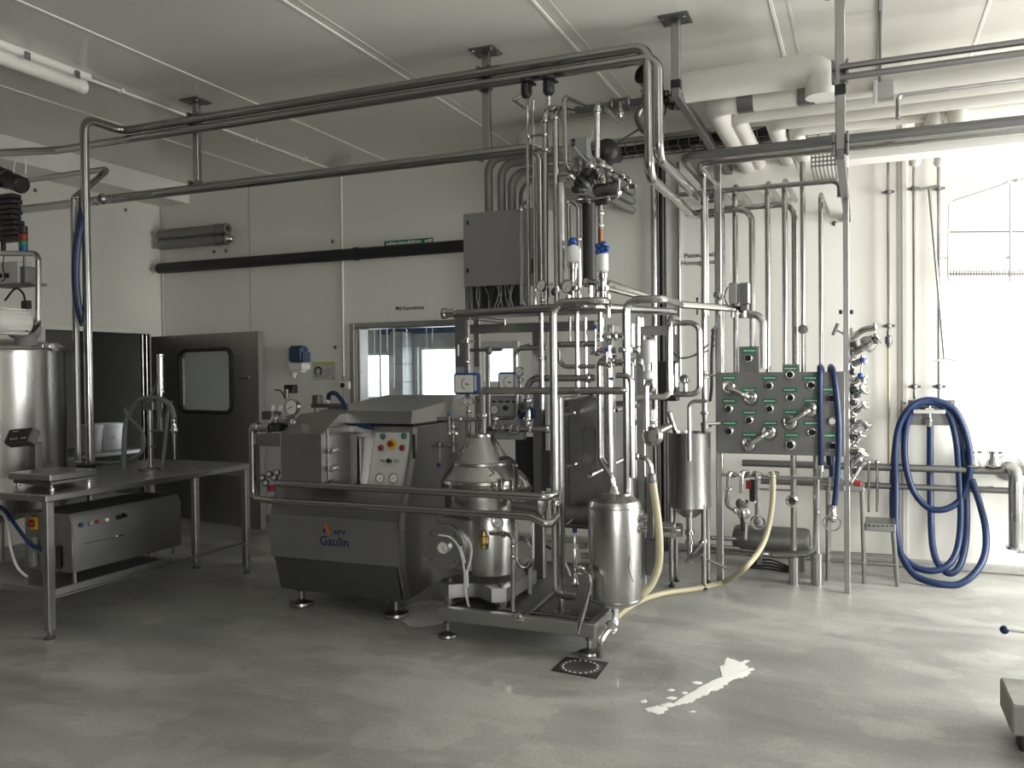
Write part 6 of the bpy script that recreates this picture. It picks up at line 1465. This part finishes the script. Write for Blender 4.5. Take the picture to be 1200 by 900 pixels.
path = [(1090, 497), (1090, 530), (1090, 570), (1091, 610), (1093, 640), (1099, 660), (1112, 672), (1124, 664), (1131, 640), (1133, 605), (1131, 560), (1127, 520), (1117, 488), (1103, 474), (1086, 470), (1070, 476), (1057, 494), (1049, 525), (1046, 570), (1047, 615), (1052, 643), (1068, 662), (1090, 669), (1110, 663), (1122, 643), (1126, 605), (1124, 560), (1121, 520), (1114, 490), (1102, 475), (1086, 471), (1072, 478), (1063, 496), (1060, 525), (1063, 553), (1072, 578), (1088, 595), (1107, 597), (1125, 586), (1135, 563), (1137, 535), (1131, 505), (1119, 481), (1102, 471), (1084, 469), (1067, 477), (1054, 498), (1049, 530), (1050, 575), (1050, 620), (1056, 650), (1072, 674), (1096, 686), (1122, 685), (1142, 672), (1154, 650), (1155, 620), (1148, 590), (1139, 562)]
pts = []
for i, (x, y) in enumerate(path):
    p = W(x, y, hY(y, i//15)); p.z = max(p.z, .027); pts.append(p)
co = thing('coiled_hose', 'long dark blue water hose coiled over the wall hanger', 'hose', (pts[0].x, 7.1, 0))
MB().sweep(smoothline(pts, 6), .025, 12).build('hose', 'blue', co)
# J rods on the pipe
for k, px in enumerate((1018, 1028)):
    Y_ = YW-.05; o = thing('hanging_rod', 'steel J rod hooked on the wall pipe beside the steps', 'rod', W(px, 600, Y_)); o['group'] = 'J rods on the wall pipe'
    a = W(px, 600, Y_); zt = W(px, 541, Y_).z
    MB().sweep(fillet([Vector((a.x, Y_, a.z)), Vector((a.x, Y_, zt)), Vector((a.x, Y_+.1, zt)), Vector((a.x, Y_+.1, zt-.06))], .04), .011, 10).build('rod', 'pipe', o)
    MB().ball(Vector((a.x, Y_, zt-.005)), .02, 8).build('collar', 'chrome', o)
# squeegee
sq = thing('floor_squeegee', 'long handled squeegee hanging upside down between thin wall pipes', 'squeegee', W(1107, 421, 7.22))
MB().cyl(W(1089, 222, 7.25), W(1107, 420, 7.2), .012, n=8).build('pole', 'satin', sq); MB().cyl(W(1076, 222, 7.25), W(1098, 218, 7.25), .012, n=8).build('grip', 'satin', sq)
MB().sweep(smoothline([W(1093, 425, 7.2), W(1102, 421, 7.2), W(1112, 421, 7.2), W(1122, 423, 7.2)]), .008, 6).build('blade', 'palegrey', sq)
# wire rack
wr_ = thing('wire_rack', 'white wire rack with rows of short pins on the bright wall', 'rack', W(1160, 330, 7.3))
YR = 7.28
def rk(nm, pts, r, m='wirewhite', f=False):
    ps = [W(x, y, YR) for x, y in pts]; return MB().sweep(fillet(ps, .05) if f else ps, r, 6).build(nm, m, wr_)
rk('frame_wire', [(1190, 211), (1128, 232), (1112, 238), (1111, 330), (1240, 331)], .007, f=True); rk('cross_wire', [(1111, 272), (1240, 271)], .005, 'dull'); rk('cross_wire', [(1111, 321), (1240, 321)], .005, 'dull')
rk('upright', [(1184, 210), (1184, 330)], .009); rk('top_bar', [(1118, 236), (1170, 219), (1186, 212), (1240, 208)], .014, 'palegrey')
for k in range(26):
    x = 1114+k*3.4
    if x > 1205: break
    MB().cyl(W(x, 323.5, YR-.01), W(x, 317, YR-.06), .003, n=4).build('pin', 'dull', wr_)
for px in (1180, 1190): MB().cyl(W(px, 214, YR-.02), W(px+4, 209, YR-.02), .006, n=6).build('clip', 'dull', wr_)
for px in (1113, 1184): MB().cyl(W(px, 300, YR), W(px, 300, YR)+Vector((0, YB-YR, 0)), .006, n=6).build('standoff', 'dull', wr_)
# reducers standing on the pipe, thick elbow
for k, px in enumerate((1140, 1164)):
    a = W(px, 548, YW); zt = W(1050, 548, YW).z+.029
    o = thing('pipe_reducer', ['steel reducer cone standing on the wall pipe behind the hose coil', 'steel reducer cone standing on the wall pipe beside the thick elbow'][k], 'fitting', (a.x, YW, zt))
    MB().lathe((a.x, YW, zt), (0, 0, 1), [(0, .055), (.01, .058), (.014, .052), (.075, .033), (.10, .031), (.104, .042), (.118, .042)], 18).build('cone', 'chrome', o)
    MB().cyl((a.x+.03, YW-.02, zt+.108), (a.x+.055, YW-.03, zt+.112), .008, n=6).build('clamp_screw', 'dull', o)
el = thing('elbow_pipe', 'thick steel elbow pipe dropping in front of the wall pipes', 'pipe', W(1191, 640, 7.1))
pipe(el, [Vector((W(1184, 545, 7.3).x, YB, W(1188, 553, 7.1).z)), Vector((W(1190, 545, 7.1).x, 7.08, W(1188, 553, 7.1).z)), Vector((W(1190, 545, 7.1).x, 7.08, W(1190, 642, 7.08).z))], 15, snap=False, bend=.09, n=18, name='elbow', m='satin')
MB().lathe(Vector((W(1190, 545, 7.1).x, YB, W(1188, 553, 7.1).z)), (0, -1, 0), [(0, .1), (.012, .1), (.016, .075)], 22).build('wall_flange', 'satin', el)
MB().lathe(Vector((W(1190, 545, 7.1).x, 7.08, W(1190, 643, 7.08).z)), (0, 0, 1), [(0, .07), (.02, .07), (.024, .06)], 18).build('end_flange', 'chrome', el)
pipe(el, [Vector((W(1190, 545, 7.1).x, 7.06, W(1190, 643, 7.08).z)), Vector((W(1190, 545, 7.1).x+.5, 7.06, W(1190, 643, 7.08).z))], 9, name='outlet', m='chrome')
# steps
ss = thing('step_stool', 'steel step with frame legs and two treads beside the coiled hose', 'steps', W(1020, 680, 6.8))
YS = 6.72
PB(ss, 'top_tread', 'satin', 975, 570, 1013, 576, YS, .3, .006); PB(ss, 'lower_tread', 'satin', 1014, 614, 1050, 623, YS-.02, .3, .006)
for k in range(6): PB(ss, 'tread_slot', 'rubber', 1017+k*5.2, 615.5, 1020.5+k*5.2, 617, YS-.022, .006, .001)
zt_t = W(1000, 573, YS).z
for (x0, y0, x1, y1, dy) in ((970, 575, 970, 679, 0), (1010, 576, 1013, 682, 0), (1047, 622, 1052, 685, 0), (970, 575, 970, 679, .28), (1010, 576, 1013, 682, .28), (1047, 622, 1052, 685, .28)):
    a = W(x0, y0, YS); b = W(x1, y1, YS); b.z = 0; a.y += dy; b.y += dy
    MB().cyl(b, a, .016, n=10).build('leg', 'satin', ss)
for y in (647, 656): 
    a = W(972, y, YS); b = W(1050, y+2, YS); b.z = a.z; MB().cyl(a, b, .013, n=8).build('cross_bar', 'satin', ss)
# ---- fittings hung on a rack beside the post
rkx = thing('fitting_rack', 'narrow perforated steel rack on the post carrying loose fittings', 'rack', W(997, 480, FY+.08))
lo, hi, _ = pbox(996, 384, 1000, 560, FY+.05, .1, .003); MB().box(lo, hi, .003).build('plate', 'satin', rkx)
def fit(label, pts, w, ferr=(), blue=None, Y=6.42, m='chrome', extra=None):
    w *= 1.25; o = thing('pipe_fitting', label, 'fitting', W(*pts[-1], Y)); r = w/2*mpp(1000, 450, Y)
    ps = [W(x, y, Y-.04*i/(len(pts)-1)) for i, (x, y) in enumerate(pts)]
    MB().sweep(smoothline(ps, 5) if len(ps) > 2 else ps, r, 12).build('body', m, o)
    for q in (0, -1):
        d = (ps[q]-ps[1 if q == 0 else -2]).normalized(); MB().lathe(ps[q], d, [(-.012, r), (-.008, r*1.6), (.004, r*1.6), (.006, r*1.1), (.0, r*.8)], 14).build('ferrule', m, o)
    if blue:
        for (x, y) in blue: MB().ball(W(x, y, Y-.06), .02, 8).build('ball_knob', 'blueknob', o)
        MB().cyl(W(*blue[0], Y-.06), W(*blue[-1], Y-.06), .006, n=6).build('lever', 'pipe', o)
    return o
fit('curved steel bend topmost on the fitting rack', [(1000, 396), (1006, 390), (1014, 386), (1026, 384)], 6)
fit('large steel tee with flange on the fitting rack', [(999, 414), (1010, 408), (1020, 402), (1029, 396)], 7)
MB().lathe(W(1017, 403, 6.36), (.8, -.4, .5), [(-.03, .03), (-.02, .058), (.01, .058), (.03, .045), (.05, .04)], 18).build('flange', 'chrome', bpy.data.objects['pipe_fitting.001'])
fit('steel cock with blue ball lever on the fitting rack', [(999, 428), (1006, 424), (1013, 421)], 6, blue=[(1011, 422), (1008, 440)])
fit('short steel elbow below the blue lever cock', [(1000, 449), (1006, 444), (1014, 446)], 6)
fit('waisted steel reducer between two elbows on the rack', [(1000, 464), (1007, 461), (1013, 456)], 7)
fit('short steel elbow below the waisted reducer', [(1000, 482), (1007, 479), (1014, 474)], 6)
fit('arched steel bend jutting from the rack', [(999, 503), (1004, 497), (1011, 495), (1017, 502)], 6)
fit('small steel cock below the arched bend', [(1000, 521), (1006, 514), (1010, 509)], 5)
fit('steel cross fitting low on the rack', [(999, 545), (1006, 536), (1012, 530)], 7)
fit('bent steel spout lowest on the rack', [(1000, 560), (1007, 549), (1011, 541)], 5, m='pipe')
for (px, py) in ((999, 404), (998, 436), (999, 456), (999, 472), (999, 493), (999, 512), (1000, 530), (1002, 552)):
    o = MB().lathe(W(px+1, py, 6.40), (1, -.4, 0), [(-.02, .016), (0, .024), (.02, .024), (.024, .014)], 12).build('hook_cup', 'dull', rkx)
MB().cyl(W(998, 565, 6.36), W(1008, 548, 6.33), .008, n=8).build('white_stick', 'printwhite', rkx); PB(rkx, 'red_cloth', 'red', 1000, 564, 1010, 570, 6.36, .06, .008)
tw = thing('tee_handle', 'small steel tee handle jutting from the other side of the post', 'handle', W(983, 391, 6.4)); MB().cyl(W(976, 393, 6.36), W(982, 379, 6.36), .012, n=8).build('grip', 'dull', tw); MB().cyl(W(979, 386, 6.36), W(990, 392, 6.4), .008, n=8).build('stem', 'dull', tw)

# ================================================================ floor things
def floorpoly(pts, z): return [Vector((p.x, p.y, z)) for p in [W(x, y, Z=0) for x, y in pts]]
dq = floorpoly([(646, 786), (663, 770), (713, 777), (699, 796)], 0)
dn_ = thing('floor_drain', 'square dark steel floor drain with a ring of small holes', 'drain', sum(dq, Vector())/4)
MB().prism(dq, (0, 0, .0005), (0, 0, .004)).build('plate', 'drain', dn_)
cc = sum(dq, Vector())/4; rad = .095
for k in range(20):
    a = 2*math.pi*k/20; p = cc+Vector((math.cos(a)*rad, math.sin(a)*rad, .004)); MB().lathe(p, (0, 0, 1), [(0, .0075), (.0012, .006)], 8).build('stud', 'printwhite', dn_)
MB().lathe(cc+Vector((0, 0, .004)), (0, 0, 1), [(0, rad*1.22), (.0008, rad*1.2), (.001, rad*1.16), (.0004, rad*1.15)], 32).build('ring_groove', 'dull', dn_)
def blob(name, label, cat, pts, m, z, jag=.0, sub=4, group=None):
    ps = floorpoly(pts, 0); ps = smoothline(ps, sub, closed=True)
    if jag: ps = [p+Vector((random.uniform(-jag, jag), random.uniform(-jag, jag), 0)) for p in ps]
    c = sum(ps, Vector())/len(ps); n = len(ps)
    vs = ps+[c+(p-c)*.8+Vector((0, 0, z)) for p in ps]+[c+Vector((0, 0, z*1.05))]
    fs = [(i, (i+1) % n, n+(i+1) % n, n+i) for i in range(n)]+[(n+i, n+(i+1) % n, 2*n) for i in range(n)]
    return tag(MB().add(vs, fs).build(name, m, loc=(c.x, c.y, 0)), label, cat, group)
blob('milk_residue', 'dried white milk residue streaked across the grey floor', 'residue', [(790, 824), (812, 812), (832, 801), (846, 792), (843, 781), (855, 776), (853, 771), (866, 775), (878, 774), (874, 780), (882, 784), (874, 793), (862, 796), (846, 805), (822, 816), (806, 825)], 'residue', .002, .013, 6)
for k, (x, y, w, h) in enumerate(((770, 831, 14, 4), (783, 826, 9, 3), (755, 822, 5, 2), (787, 809, 5, 1.6), (817, 800, 6, 2), (802, 812, 5, 1.6), (788, 818, 6, 2), (773, 835, 7, 2), (812, 834, 4, 1.2), (765, 833, 6, 1.8))):
    blob('milk_residue', 'small crumb of dried white residue beside the white streak', 'residue', [(x-w, y), (x, y-h), (x+w, y), (x, y+h)], 'residue', .0015, .006, 4, 'residue crumbs')
blob('foam_patch', 'wet foamy white patch on the floor between homogeniser and skid', 'residue', [(462, 717), (480, 708), (505, 704), (525, 708), (528, 726), (505, 733), (480, 733)], 'foam', .002, .012, 5)
blob('water_puddle', 'shallow water puddle around the floor drain', 'puddle', [(505, 772), (560, 758), (640, 762), (720, 752), (770, 757), (792, 778), (780, 800), (740, 815), (680, 820), (610, 815), (560, 803), (520, 790)], 'water', .0012, 0, 6)
# concrete block and ball lever at the edge of the picture
cbk = thing('concrete_block', 'grey pitted concrete block on pads standing on the open floor', 'block', W(1200, 880, Z=0))
a = W(1186, 882, Z=0); 
q = [Vector((a.x, a.y-.0, 0)), Vector((a.x+.6, a.y-.0, 0)), Vector((a.x+.6, a.y+.32, 0)), Vector((a.x, a.y+.32, 0))]
MB().box((a.x, a.y, .07), (a.x+.7, a.y+.34, .20), .008).build('slab', 'concrete', cbk); MB().box((a.x+.03, a.y+.02, 0), (a.x+.12, a.y+.12, .07), .006).build('foot_pad', 'rubber', cbk); MB().box((a.x+.55, a.y+.02, 0), (a.x+.65, a.y+.12, .07), .006).build('foot_pad', 'rubber', cbk)
lv = thing('ball_lever', 'thin steel lever with dark blue ball reaching in over the floor', 'lever', W(1200, 740, 4.4))
p = W(1177, 738, 4.4); e = W(1225, 744, 4.4); MB().ball(p, .020, 10).build('ball', 'blue', lv); MB().cyl(p, e, .006, n=8).build('rod', 'pipe', lv)
MB().box((e.x, e.y-.03, 0), (e.x+.06, e.y+.03, e.z+.05), .004).build('stand', 'satin', lv)
